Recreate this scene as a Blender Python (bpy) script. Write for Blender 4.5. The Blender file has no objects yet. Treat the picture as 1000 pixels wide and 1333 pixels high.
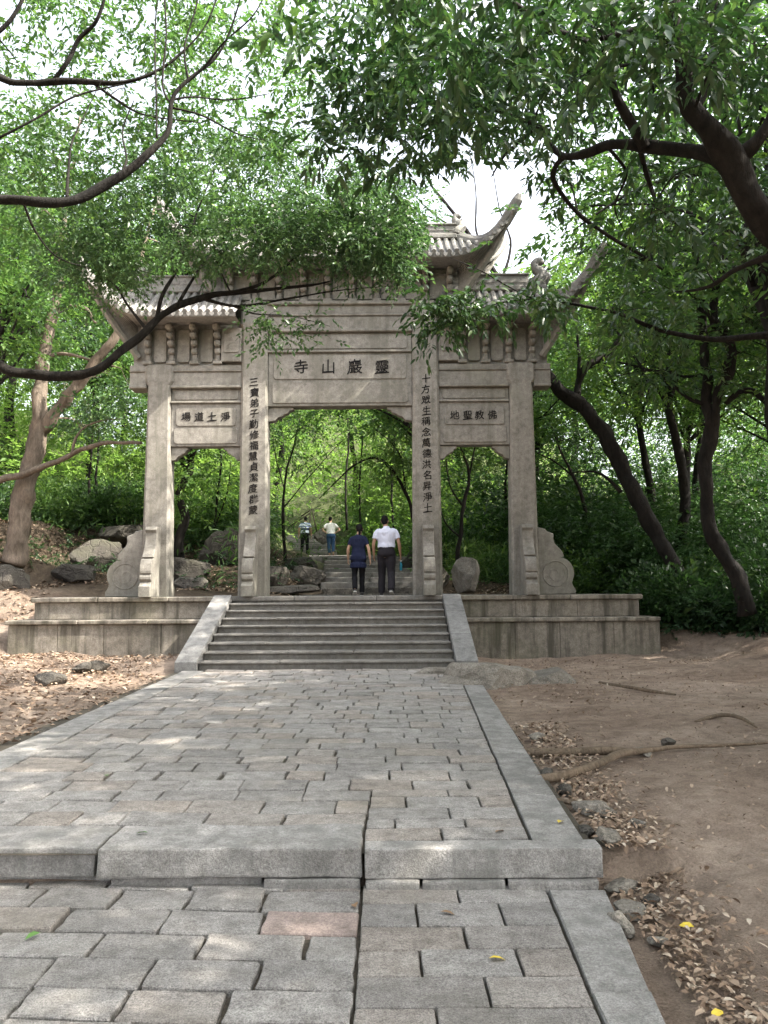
import bpy, math, random
import numpy as np
from mathutils import Vector, Matrix, noise as mnoise

R = random.Random(7)
rng = np.random.default_rng(11)
scene = bpy.context.scene
COL = scene.collection
rad = math.radians

# ------------------------------------------------------------------ camera
F, PITCH, ROLL, EYE = 1040.0, rad(5.7), rad(0.36), 1.58
cam = bpy.data.cameras.new('camera')
cam_ob = bpy.data.objects.new('camera', cam)
COL.objects.link(cam_ob)
cam.sensor_fit = 'VERTICAL'
cam.sensor_height = 36
cam.lens = F / 1333 * 36
cam.clip_end = 600
cam_ob.matrix_world = Matrix.Translation((0, 0, EYE)) @ Matrix.Rotation(rad(90) + PITCH, 4, 'X') @ Matrix.Rotation(-ROLL, 4, 'Z')
scene.camera = cam_ob
scene.render.resolution_x, scene.render.resolution_y = 768, 1024

# ------------------------------------------------------------------ light
SUN_EL, SUN_AZ = rad(44), rad(106)          # azimuth clockwise from +Y (the view direction)
world = bpy.data.worlds.new("World")
scene.world = world
world.use_nodes = True
wn = world.node_tree
bg = wn.nodes['Background']
sky = wn.nodes.new('ShaderNodeTexSky')
sky.sky_type = 'NISHITA'
sky.sun_disc = False
sky.sun_elevation = SUN_EL
sky.sun_rotation = SUN_AZ
sky.air_density = 1.0
sky.dust_density = 6.0
sky.ozone_density = 1.0
hsv = wn.nodes.new('ShaderNodeHueSaturation')      # thin white haze over the whole sky
hsv.inputs['Saturation'].default_value = .35
hsv.inputs['Value'].default_value = 1.25
wn.links.new(sky.outputs[0], hsv.inputs['Color'])
wn.links.new(hsv.outputs[0], bg.inputs[0])
bg.inputs[1].default_value = 0.15
sun = bpy.data.lights.new('sun', 'SUN')
sun.energy = 4.2
sun.angle = rad(0.55)
sun.color = (1.0, 0.93, 0.82)
sun_ob = bpy.data.objects.new('sun', sun)
COL.objects.link(sun_ob)
sd = Vector((math.sin(SUN_AZ) * math.cos(SUN_EL), math.cos(SUN_AZ) * math.cos(SUN_EL), math.sin(SUN_EL)))
sun_ob.rotation_euler = sd.to_track_quat('Z', 'Y').to_euler()
sun_ob.location = (10, -10, 40)
scene.view_settings.view_transform = 'Standard'
scene.view_settings.look = 'None'
scene.view_settings.gamma = 1
scene.view_settings.use_curve_mapping = False
scene.view_settings.exposure = 2.2
scene.cycles.max_bounces = 8
scene.cycles.diffuse_bounces = 5
scene.cycles.transmission_bounces = 5
scene.cycles.caustics_reflective = False
scene.cycles.caustics_refractive = False
try:
    scene.cycles.use_denoising = True
    scene.cycles.denoiser = 'OPENIMAGEDENOISE'
except Exception:
    pass

# ------------------------------------------------------------------ helpers
def at(px, py, D):
    """world point seen at photo pixel (px, py), at distance D along the view"""
    dx, dy = px - 500, py - 666.5
    dx, dy = dx * math.cos(ROLL) - dy * math.sin(ROLL), dy * math.cos(ROLL) + dx * math.sin(ROLL)
    a, b = dx / F, -dy / F
    ry = math.cos(PITCH) - b * math.sin(PITCH)
    rz = math.sin(PITCH) + b * math.cos(PITCH)
    k = D / ry
    return Vector((a * k, D, EYE + rz * k))


class MB:
    def __init__(s):
        s.v, s.f = [], []

    def add(s, v, f):
        o = len(s.v)
        s.v += [tuple(p) for p in v]
        s.f += [tuple(i + o for i in q) for q in f]
        return s


def cbox(mb, x0, x1, y0, y1, z0, z1, b=0.01, jit=0.0, M=None):
    """box with chamfered edges"""
    if x0 > x1: x0, x1 = x1, x0
    xs, ys, zs = (x0, x1), (y0, y1), (z0, z1)
    b = min(b, (x1 - x0) * .45, (y1 - y0) * .45, (z1 - z0) * .45)
    V, idx = [], {}
    for i in (0, 1):
        for j in (0, 1):
            for k in (0, 1):
                c = [xs[i] + R.uniform(-jit, jit), ys[j] + R.uniform(-jit, jit), zs[k] + R.uniform(-jit, jit) * .5]
                s = [1 if i == 0 else -1, 1 if j == 0 else -1, 1 if k == 0 else -1]
                for ax in range(3):
                    p = [c[a] + (0 if a == ax else s[a] * b) for a in range(3)]
                    idx[(i, j, k, ax)] = len(V)
                    V.append(p)
    Fc = []
    def q(*ks): Fc.append([idx[k] for k in ks])
    for i in (0, 1):
        o = [(i, 0, 0, 0), (i, 1, 0, 0), (i, 1, 1, 0), (i, 0, 1, 0)]
        q(*(o if i else o[::-1]))
        o = [(0, i, 0, 1), (0, i, 1, 1), (1, i, 1, 1), (1, i, 0, 1)]
        q(*(o if i else o[::-1]))
        o = [(0, 0, i, 2), (1, 0, i, 2), (1, 1, i, 2), (0, 1, i, 2)]
        q(*(o if i else o[::-1]))
    for j in (0, 1):
        for k in (0, 1):
            o = [(0, j, k, 1), (1, j, k, 1), (1, j, k, 2), (0, j, k, 2)]
            q(*(o if (j ^ k) == 0 else o[::-1]))
            o = [(j, 0, k, 0), (j, 1, k, 0), (j, 1, k, 2), (j, 0, k, 2)]
            q(*(o[::-1] if (j ^ k) == 0 else o))
            o = [(j, k, 0, 0), (j, k, 1, 0), (j, k, 1, 1), (j, k, 0, 1)]
            q(*(o if (j ^ k) == 0 else o[::-1]))
    for i in (0, 1):
        for j in (0, 1):
            for k in (0, 1):
                o = [(i, j, k, 0), (i, j, k, 1), (i, j, k, 2)]
                q(*(o if (i + j + k) % 2 else o[::-1]))
    if M is not None:
        V = [M @ Vector(p) for p in V]
    return mb.add(V, Fc)


def tube(mb, pts, radii, n=8, flat=1.0, ref=None, cap=True, lump=0.0, seed=0):
    """closed tapering tube through pts"""
    pts = [Vector(p) for p in pts]
    m = len(pts)
    V, Fc = [], []
    prev = None
    for i, p in enumerate(pts):
        t = (pts[min(i + 1, m - 1)] - pts[max(i - 1, 0)])
        if t.length < 1e-9: t = Vector((0, 0, 1))
        t.normalize()
        if ref is not None:
            a = Vector(ref) - t * Vector(ref).dot(t)
        elif prev is None:
            a = t.orthogonal()
        else:
            a = prev - t * prev.dot(t)
        if a.length < 1e-6: a = t.orthogonal()
        a.normalize(); prev = a
        b = t.cross(a)
        for k in range(n):
            th = 2 * math.pi * k / n
            r = radii[i]
            if lump:
                q = p * 3.1 + a * math.cos(th) * .9 + b * math.sin(th) * .9 + Vector((seed, 0, 0))
                r *= 1 + lump * mnoise.noise(q)
            V.append(p + a * (math.cos(th) * r) + b * (math.sin(th) * r * flat))
    for i in range(m - 1):
        for k in range(n):
            Fc.append((i * n + k, i * n + (k + 1) % n, (i + 1) * n + (k + 1) % n, (i + 1) * n + k))
    if cap:
        Fc.append(tuple(range(n))[::-1])
        Fc.append(tuple((m - 1) * n + k for k in range(n)))
    return mb.add(V, Fc)


def smooth_path(pts, rr, sub=4):
    """Catmull-Rom refine"""
    P = [Vector(p) for p in pts]
    out, ro = [], []
    for i in range(len(P) - 1):
        p0, p1, p2, p3 = P[max(i - 1, 0)], P[i], P[i + 1], P[min(i + 2, len(P) - 1)]
        for s in range(sub):
            t = s / sub
            out.append(0.5 * ((2 * p1) + (p2 - p0) * t + (2 * p0 - 5 * p1 + 4 * p2 - p3) * t * t + (3 * p1 - p0 - 3 * p2 + p3) * t ** 3))
            ro.append(rr[i] * (1 - t) + rr[i + 1] * t)
    out.append(P[-1]); ro.append(rr[-1])
    return out, ro


def prism(mb, poly, y0, y1, b=0.0):
    """extrude an (x,z) outline from y0 to y1, optional chamfer at front"""
    n = len(poly)
    area = sum(poly[i][0] * poly[(i + 1) % n][1] - poly[(i + 1) % n][0] * poly[i][1] for i in range(n))
    if area < 0: poly = poly[::-1]
    cx = sum(p[0] for p in poly) / n; cz = sum(p[1] for p in poly) / n
    V, Fc = [], []
    rings = [(y0, b), (y0 + b, 0), (y1 - b, 0), (y1, b)] if b else [(y0, 0), (y1, 0)]
    for y, ins in rings:
        for (x, z) in poly:
            d = math.hypot(x - cx, z - cz) or 1
            V.append((x - (x - cx) / d * ins, y, z - (z - cz) / d * ins))
    for r in range(len(rings) - 1):
        for i in range(n):
            j = (i + 1) % n
            Fc.append((r * n + i, r * n + j, (r + 1) * n + j, (r + 1) * n + i))
    Fc = [q[::-1] for q in Fc]
    Fc.append(tuple(range(n)))
    Fc.append(tuple((len(rings) - 1) * n + k for k in range(n))[::-1])
    Fc = [q[::-1] for q in Fc]
    Fc = [q[::-1] for q in Fc]
    return mb.add(V, Fc)


def fix(me):
    import bmesh
    bm = bmesh.new(); bm.from_mesh(me)
    bmesh.ops.recalc_face_normals(bm, faces=bm.faces)
    bm.to_mesh(me); bm.free()


def tag(o, label=None, cat=None, group=None, kind=None):
    if label: o['label'] = label
    if cat: o['category'] = cat
    if group: o['group'] = group
    if kind: o['kind'] = kind
    return o


def obj(name, mb, mat, parent=None, loc=None, smooth=False, recalc=True, base=None):
    """link one mesh object; verts are world coordinates, moved to be relative to the parent thing"""
    off = Vector(base) if base is not None else (Vector(parent['_w']) if parent is not None and '_w' in parent else Vector((0, 0, 0)))
    me = bpy.data.meshes.new(name)
    me.from_pydata([tuple(Vector(v) - off) for v in mb.v], [], mb.f)
    if recalc: fix(me)
    if smooth:
        me.polygons.foreach_set('use_smooth', [True] * len(me.polygons))
    me.materials.append(mat)
    o = bpy.data.objects.new(name, me)
    COL.objects.link(o)
    if parent is not None:
        o.parent = parent
        o['_w'] = tuple(off)
    elif base is not None:
        o.location = base
    return o


def thing(name, label, cat, loc=(0, 0, 0), group=None):
    o = bpy.data.objects.new(name, None)
    o.empty_display_size = .2
    COL.objects.link(o)
    o.location = loc
    o['_w'] = tuple(loc)
    return tag(o, label, cat, group)


def np_mesh(name, V, tris, mat, parent=None, loc=(0, 0, 0), smooth=False):
    me = bpy.data.meshes.new(name)
    V = np.asarray(V, np.float32); tris = np.asarray(tris, np.int32)
    k = tris.shape[1]
    me.vertices.add(len(V)); me.vertices.foreach_set('co', V.ravel())
    me.loops.add(tris.size); me.loops.foreach_set('vertex_index', tris.ravel())
    me.polygons.add(len(tris)); me.polygons.foreach_set('loop_start', np.arange(0, tris.size, k, dtype=np.int32))
    me.update(calc_edges=True)
    if smooth: me.polygons.foreach_set('use_smooth', [True] * len(tris))
    me.materials.append(mat)
    o = bpy.data.objects.new(name, me)
    COL.objects.link(o)
    o.location = loc
    if parent is not None: o.parent = parent
    return o


def unit(a):
    return a / np.maximum(np.linalg.norm(a, axis=1, keepdims=True), 1e-9)


def leaf_arrays(P, Dv, L, W, near=False, up=0.8, r=None):
    """leaf blades at P pointing along Dv. Returns verts, tris"""
    r = r or rng
    n = len(P)
    Dv = unit(Dv)
    N = unit(r.normal(size=(n, 3)) * .55 + np.array([0, 0, up]))
    S = unit(np.cross(Dv, N)); N = np.cross(S, Dv)
    L = np.broadcast_to(L, (n,))[:, None]; W = np.broadcast_to(W, (n,))[:, None]
    if not near:
        b = P; t = P + Dv * L - np.array([0, 0, 1]) * L * .12
        m = P + Dv * L * .45
        a1 = m + S * W * .5 + N * W * .18
        a2 = m - S * W * .5 + N * W * .18
        V = np.stack([b, a1, t, a2], 1).reshape(-1, 3)
        o = (np.arange(n) * 4)[:, None]
        T = np.concatenate([o + [0, 1, 2], o + [0, 2, 3]], 1).reshape(-1, 3)
        return V, T
    g = np.array([0, 0, -1.0])
    p1 = P + Dv * L * .32 + g * L * .03
    p2 = P + Dv * L * .68 + g * L * .12
    t = P + Dv * L + g * L * .28
    V = np.stack([P, p1 + S * W * .45 + N * W * .15, p2 + S * W * .4 + N * W * .12, t, p2 - S * W * .4 + N * W * .12, p1 - S * W * .45 + N * W * .15, p1, p2], 1).reshape(-1, 3)
    o = (np.arange(n) * 8)[:, None]
    T = np.concatenate([o + [0, 1, 6], o + [0, 6, 5], o + [1, 2, 7], o + [1, 7, 6], o + [6, 7, 4], o + [6, 4, 5], o + [2, 3, 7], o + [7, 3, 4]], 1).reshape(-1, 3)
    return V, T


def sprays(O, D, k, length, g, side=.9, droop=.0):
    """leafy twigs: k leaves set alternately along each twig of the given length"""
    n = len(O)
    D = unit(D)
    S = unit(np.cross(D, np.array([0, 0, 1.0]) + g.normal(size=(n, 3)) * .25))
    s = (np.arange(k) + .5) / k
    Ln = (length * g.uniform(.6, 1.3, n))[:, None, None]
    P = O[:, None, :] + D[:, None, :] * s[None, :, None] * Ln + np.array([0, 0, -1.0]) * (s[None, :, None] ** 2) * Ln * .25
    sg = np.where(np.arange(k) % 2 == 0, 1.0, -1.0)[None, :, None]
    Dv = D[:, None, :] * (.45 + .5 * s[None, :, None]) + S[:, None, :] * sg * side * (1.1 - .7 * s[None, :, None]) + g.normal(size=(n, k, 3)) * .22 + np.array([0, 0, droop])
    return P.reshape(-1, 3), Dv.reshape(-1, 3)


# ------------------------------------------------------------------ materials
def mat(name):
    m = bpy.data.materials.new(name)
    m.use_nodes = True
    nt = m.node_tree
    p = nt.nodes['Principled BSDF']
    return m, nt, p


def nd(nt, t, **kw):
    n = nt.nodes.new(t)
    for k, v in kw.items():
        if k.startswith('i_'):
            n.inputs[k[2:].replace('_', ' ')].default_value = v
        else:
            setattr(n, k, v)
    return n


def ramp(nt, src, stops):
    r = nt.nodes.new('ShaderNodeValToRGB')
    e = r.color_ramp.elements
    e[0].position, e[0].color = stops[0][0], (*stops[0][1], 1)
    e[1].position, e[1].color = stops[-1][0], (*stops[-1][1], 1)
    for pos, c in stops[1:-1]:
        x = e.new(pos); x.color = (*c, 1)
    nt.links.new(src, r.inputs[0])
    return r.outputs[0]


def mixc(nt, mode, fac, a, b):
    m = nt.nodes.new('ShaderNodeMix')
    m.data_type = 'RGBA'; m.blend_type = mode
    for inp, val in ((m.inputs[0], fac), (m.inputs[6], a), (m.inputs[7], b)):
        if hasattr(val, 'links'): nt.links.new(val, inp)
        elif isinstance(val, (int, float)): inp.default_value = val
        else: inp.default_value = (*val, 1)
    return m.outputs[2]


def noise(nt, co, scale, detail=4, rough=.55, dist=0.0):
    n = nt.nodes.new('ShaderNodeTexNoise')
    n.inputs['Scale'].default_value = scale
    n.inputs['Detail'].default_value = detail
    n.inputs['Roughness'].default_value = rough
    n.inputs['Distortion'].default_value = dist
    if co is not None: nt.links.new(co, n.inputs['Vector'])
    return n.outputs[0]


def wpos(nt, scale=(1, 1, 1)):
    g = nt.nodes.new('ShaderNodeNewGeometry')
    m = nt.nodes.new('ShaderNodeMapping')
    m.inputs['Scale'].default_value = scale
    nt.links.new(g.outputs['Position'], m.inputs[0])
    return m.outputs[0], g


def bump(nt, p, h, strength=.4, dist=.01):
    b = nt.nodes.new('ShaderNodeBump')
    b.inputs['Strength'].default_value = strength
    b.inputs['Distance'].default_value = dist
    nt.links.new(h, b.inputs['Height'])
    nt.links.new(b.outputs[0], p.inputs['Normal'])


def stone_mat(name, c1, c2, dark, speck=220, stain=None, moss=None, rand=.25, bstr=.5, hue=None, speck_amt=.35, streak=0.6):
    m, nt, p = mat(name)
    co, g = wpos(nt)
    big = noise(nt, co, 1.3, 6, .6, .3)
    col = ramp(nt, big, [(.3, c1), (.7, c2)])
    sp = noise(nt, co, speck, 2, .7)
    spc = ramp(nt, sp, [(.36, (.25, .25, .25)), (.5, (1, 1, 1)), (.66, (1.45, 1.43, 1.4))])
    col = mixc(nt, 'MULTIPLY', speck_amt, col, spc)
    mid = noise(nt, co, 9, 5, .65)
    col = mixc(nt, 'MULTIPLY', .8, col, ramp(nt, mid, [(.3, (.55, .54, .53)), (.6, (1.1, 1.1, 1.1))]))
    fine = noise(nt, co, 60, 3, .8)
    col = mixc(nt, 'MULTIPLY', .7, col, ramp(nt, fine, [(.33, (.55, .55, .55)), (.55, (1.05, 1.05, 1.05)), (.7, (1.3, 1.3, 1.28))]))
    if stain:      # vertical water stains
        cs, _ = wpos(nt, (2.6, 2.6, .22))
        st = noise(nt, cs, 1.7, 5, .65)
        col = mixc(nt, 'MIX', ramp(nt, st, [(.47, (0, 0, 0)), (.63, (streak,) * 3)]), col, stain)
    if moss:
        mo = noise(nt, co, .9, 5, .7)
        col = mixc(nt, 'MIX', ramp(nt, mo, [(.5, (0, 0, 0)), (.75, (.55, .55, .55))]), col, moss)
    oi = nt.nodes.new('ShaderNodeObjectInfo')
    rr = nt.nodes.new('ShaderNodeMapRange')
    rr.inputs[3].default_value = 1 - rand; rr.inputs[4].default_value = 1 + rand
    nt.links.new(oi.outputs['Random'], rr.inputs[0])
    cm = nt.nodes.new('ShaderNodeCombineColor')
    for i in range(3): nt.links.new(rr.outputs[0], cm.inputs[i])
    col = mixc(nt, 'MULTIPLY', 1.0, col, cm.outputs[0])
    if hue:
        h = nt.nodes.new('ShaderNodeTexWhiteNoise'); h.noise_dimensions = '1D'
        nt.links.new(oi.outputs['Random'], h.inputs['W'])
        col = mixc(nt, 'MULTIPLY', ramp(nt, h.outputs['Value'], [(.55, (0, 0, 0)), (.95, (.8, .8, .8))]), col, hue)
    nt.links.new(col, p.inputs['Base Color'])
    p.inputs['Roughness'].default_value = .85
    p.inputs['Specular IOR Level'].default_value = .3
    hh = nt.nodes.new('ShaderNodeMath'); hh.operation = 'ADD'
    h2 = noise(nt, co, 45, 5, .75)
    nt.links.new(h2, hh.inputs[0]); nt.links.new(sp, hh.inputs[1])
    h3 = nt.nodes.new('ShaderNodeMath'); h3.operation = 'MULTIPLY_ADD'; h3.inputs[1].default_value = 1.6
    nt.links.new(mid, h3.inputs[0]); nt.links.new(hh.outputs[0], h3.inputs[2])
    if 'rock' in name or 'outcrop' in name:
        vo = nt.nodes.new('ShaderNodeTexVoronoi'); vo.feature = 'DISTANCE_TO_EDGE'; vo.inputs['Scale'].default_value = 2.3
        wv = nt.nodes.new('ShaderNodeVectorMath'); wv.operation = 'MULTIPLY_ADD'; wv.inputs[1].default_value = (.5, .5, .5)
        nn = nt.nodes.new('ShaderNodeTexNoise'); nn.inputs['Scale'].default_value = 3; nt.links.new(co, nn.inputs['Vector'])
        nt.links.new(nn.outputs['Color'], wv.inputs[0]); nt.links.new(co, wv.inputs[2]); nt.links.new(wv.outputs[0], vo.inputs['Vector'])
        mn = nt.nodes.new('ShaderNodeMath'); mn.operation = 'MINIMUM'; mn.inputs[1].default_value = .06; nt.links.new(vo.outputs['Distance'], mn.inputs[0])
        ma = nt.nodes.new('ShaderNodeMath'); ma.operation = 'MULTIPLY_ADD'; ma.inputs[1].default_value = 14
        nt.links.new(mn.outputs[0], ma.inputs[0]); nt.links.new(h3.outputs[0], ma.inputs[2]); h3 = ma
    bump(nt, p, h3.outputs[0], bstr, .035 if 'rock' in name else .006)
    return m


M_PAVE = stone_mat('granite_paving', (.255, .243, .232), (.36, .345, .328), None, 150, moss=(.19, .18, .15), rand=.13, hue=(1.06, .98, .91), bstr=1.5, speck_amt=.55)
M_PAVE_RED = stone_mat('reddish_granite', (.25, .20, .18), (.31, .25, .225), None, 170, rand=.05, bstr=.6)
M_KERB = stone_mat('kerb_granite', (.225, .218, .207), (.31, .30, .288), None, 130, stain=(.13, .13, .12), rand=.1, bstr=.9)
M_GATE = stone_mat('gate_stone', (.19, .178, .155), (.265, .25, .222), None, 160, stain=(.115, .11, .088), moss=(.165, .165, .125), rand=.05, bstr=.3, speck_amt=.2)
M_ROOF = stone_mat('roof_stone', (.17, .163, .153), (.255, .245, .23), None, 120, stain=(.13, .125, .11), moss=(.2, .2, .16), rand=.13, bstr=.5)
M_PLAT = stone_mat('platform_stone', (.19, .168, .138), (.26, .235, .20), None, 140, stain=(.06, .055, .042), moss=(.11, .11, .065), rand=.08, bstr=.5, streak=.9)
M_STEP = stone_mat('step_stone', (.16, .152, .14), (.22, .21, .195), None, 150, stain=(.15, .14, .12), rand=.1, bstr=.5)
M_RAMP = stone_mat('ramp_stone', (.17, .168, .163), (.235, .232, .226), None, 180, rand=.07, bstr=.4)
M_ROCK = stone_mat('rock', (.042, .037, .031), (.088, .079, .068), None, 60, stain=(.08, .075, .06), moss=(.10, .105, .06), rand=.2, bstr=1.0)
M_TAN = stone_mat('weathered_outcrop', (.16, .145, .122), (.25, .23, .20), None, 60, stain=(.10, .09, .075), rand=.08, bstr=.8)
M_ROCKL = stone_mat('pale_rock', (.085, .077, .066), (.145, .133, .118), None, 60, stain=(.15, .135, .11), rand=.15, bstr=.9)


def ink_mat():
    m, nt, p = mat('black_inscription_paint')
    co, g = wpos(nt)
    nt.links.new(ramp(nt, noise(nt, co, 40, 3), [(.3, (.008, .008, .009)), (.62, (.018, .017, .017)), (.8, (.07, .066, .06))]), p.inputs['Base Color'])
    p.inputs['Roughness'].default_value = .95
    p.inputs['Specular IOR Level'].default_value = .05
    return m
M_INK = ink_mat()


def leaf_mat(name, cols, trans=.4, rough=.45, tcol=None):
    m, nt, p = mat(name)
    g = nt.nodes.new('ShaderNodeNewGeometry')
    oi = nt.nodes.new('ShaderNodeObjectInfo')
    n = len(cols)
    c = ramp(nt, g.outputs['Random Per Island'], [(i / (n - 1) * .96 + .02, k) for i, k in enumerate(cols)])
    big = noise(nt, g.outputs['Position'], .55, 3, .6)
    c = mixc(nt, 'MULTIPLY', .8, c, ramp(nt, big, [(.3, (.62, .66, .7)), (.7, (1.25, 1.2, .95))]))
    c = mixc(nt, 'MULTIPLY', .7, c, ramp(nt, oi.outputs['Random'], [(0, (.72, .8, .85)), (1, (1.3, 1.18, .9))]))
    nt.links.new(c, p.inputs['Base Color'])
    p.inputs['Roughness'].default_value = rough
    p.inputs['Specular IOR Level'].default_value = .35
    tr = nt.nodes.new('ShaderNodeBsdfTranslucent')
    tc = mixc(nt, 'MULTIPLY', 1.0, c, tcol or (1.35, 1.5, .95))
    nt.links.new(tc, tr.inputs[0])
    ms = nt.nodes.new('ShaderNodeMixShader'); ms.inputs[0].default_value = trans
    nt.links.new(p.outputs[0], ms.inputs[1]); nt.links.new(tr.outputs[0], ms.inputs[2])
    nt.links.new(ms.outputs[0], nt.nodes['Material Output'].inputs[0])
    return m


M_LEAF_BG = leaf_mat('woodland_leaves', [(.048, .10, .032), (.085, .155, .05), (.065, .125, .05), (.13, .20, .06)], .42)
M_LEAF_FAR = leaf_mat('sunlit_tint_far_leaves', [(.12, .21, .06), (.17, .28, .08), (.14, .235, .085), (.22, .32, .10)], .45)  # leaf colour raised to stand in for sunlight and haze on far foliage
M_LEAF_OAK = leaf_mat('oak_leaves', [(.022, .055, .022), (.040, .085, .030), (.030, .068, .030), (.085, .14, .05)], .27, .38)
M_LEAF_CAM = leaf_mat('small_round_leaves', [(.045, .092, .045), (.07, .125, .06), (.055, .108, .055), (.09, .145, .065)], .36, .35)
M_LEAF_UND = leaf_mat('undergrowth_leaves', [(.018, .044, .019), (.030, .066, .026), (.044, .092, .034), (.026, .058, .028)], .35, .4)


def litter_mat():
    m, nt, p = mat('fallen_leaf')
    g = nt.nodes.new('ShaderNodeNewGeometry')
    c = ramp(nt, g.outputs['Random Per Island'], [(0, (.10, .065, .04)), (.3, (.19, .125, .08)), (.6, (.27, .19, .13)), (.88, (.35, .265, .19)), (.98, (.45, .38, .30))])
    nt.links.new(c, p.inputs['Base Color'])
    p.inputs['Roughness'].default_value = .7
    return m
M_LITTER = litter_mat()


def soil_mat():
    m, nt, p = mat('bare_earth')
    co, g = wpos(nt)
    a = noise(nt, co, .7, 6, .6, .4)
    c = ramp(nt, a, [(.3, (.255, .195, .155)), (.5, (.37, .295, .24)), (.68, (.48, .395, .33))])
    b = noise(nt, co, 6, 6, .7)
    c = mixc(nt, 'MULTIPLY', .75, c, ramp(nt, b, [(.32, (.5, .47, .44)), (.62, (1.1, 1.08, 1.05))]))
    d = noise(nt, co, 70, 4, .8)
    c = mixc(nt, 'MULTIPLY', .6, c, ramp(nt, d, [(.35, (.5, .48, .45)), (.65, (1.25, 1.22, 1.2))]))
    sx = nt.nodes.new('ShaderNodeSeparateXYZ'); nt.links.new(g.outputs['Position'], sx.inputs[0])
    mr = nt.nodes.new('ShaderNodeMapRange'); mr.inputs[1].default_value = 24; mr.inputs[2].default_value = 28   # mossy woodland floor takes over
    nt.links.new(sx.outputs[1], mr.inputs[0])
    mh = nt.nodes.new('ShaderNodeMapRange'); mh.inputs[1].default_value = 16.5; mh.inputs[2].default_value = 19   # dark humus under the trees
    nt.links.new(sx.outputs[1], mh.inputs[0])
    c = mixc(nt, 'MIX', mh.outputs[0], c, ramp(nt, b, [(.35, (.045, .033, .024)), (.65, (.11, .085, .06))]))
    c = mixc(nt, 'MIX', mr.outputs[0], c, ramp(nt, b, [(.35, (.035, .045, .02)), (.65, (.075, .085, .035))]))
    nt.links.new(c, p.inputs['Base Color'])
    p.inputs['Roughness'].default_value = .95
    p.inputs['Specular IOR Level'].default_value = .15
    h = nt.nodes.new('ShaderNodeMath'); h.operation = 'MULTIPLY_ADD'; h.inputs[1].default_value = .35
    nt.links.new(d, h.inputs[0]); nt.links.new(b, h.inputs[2])
    bump(nt, p, h.outputs[0], 1.0, .09)
    return m
M_SOIL = soil_mat()


def bark_mat(name, c1, c2, sc=14):
    m, nt, p = mat(name)
    co, g = wpos(nt, (1, 1, .3))
    a = noise(nt, co, sc, 6, .7, .6)
    c = ramp(nt, a, [(.3, c1), (.7, c2)])
    co2, _ = wpos(nt)
    b = noise(nt, co2, 2.2, 4, .6)
    c = mixc(nt, 'MULTIPLY', .7, c, ramp(nt, b, [(.35, (.55, .57, .55)), (.65, (1.2, 1.17, 1.12))]))
    nt.links.new(c, p.inputs['Base Color'])
    p.inputs['Roughness'].default_value = .9
    p.inputs['Specular IOR Level'].default_value = .2
    bump(nt, p, a, 1.0, .03)
    return m
M_BARK = bark_mat('dark_bark', (.004, .0035, .003), (.022, .019, .0165))
M_BARKL = bark_mat('brown_bark', (.075, .06, .048), (.19, .155, .125))
M_ROOT = bark_mat('root_bark', (.10, .075, .055), (.22, .17, .125), 25)


def plain(name, c, rough=.8, nscale=60, var=.18, spec=.25, bmp=.25):
    m, nt, p = mat(name)
    co, g = wpos(nt)
    k = noise(nt, co, nscale, 4, .6)
    c1 = tuple(x * (1 - var) for x in c); c2 = tuple(x * (1 + var) for x in c)
    nt.links.new(ramp(nt, k, [(.3, c1), (.7, c2)]), p.inputs['Base Color'])
    p.inputs['Roughness'].default_value = rough
    p.inputs['Specular IOR Level'].default_value = spec
    bump(nt, p, noise(nt, co, nscale * .4, 3), bmp, .01)
    return m

# ------------------------------------------------------------------ terrain
XC = -0.94
PLAT_Z = 1.50
def path_z(y):
    return 0.20 + (y - 4.5) * (0.10 / 9.0)

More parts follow.
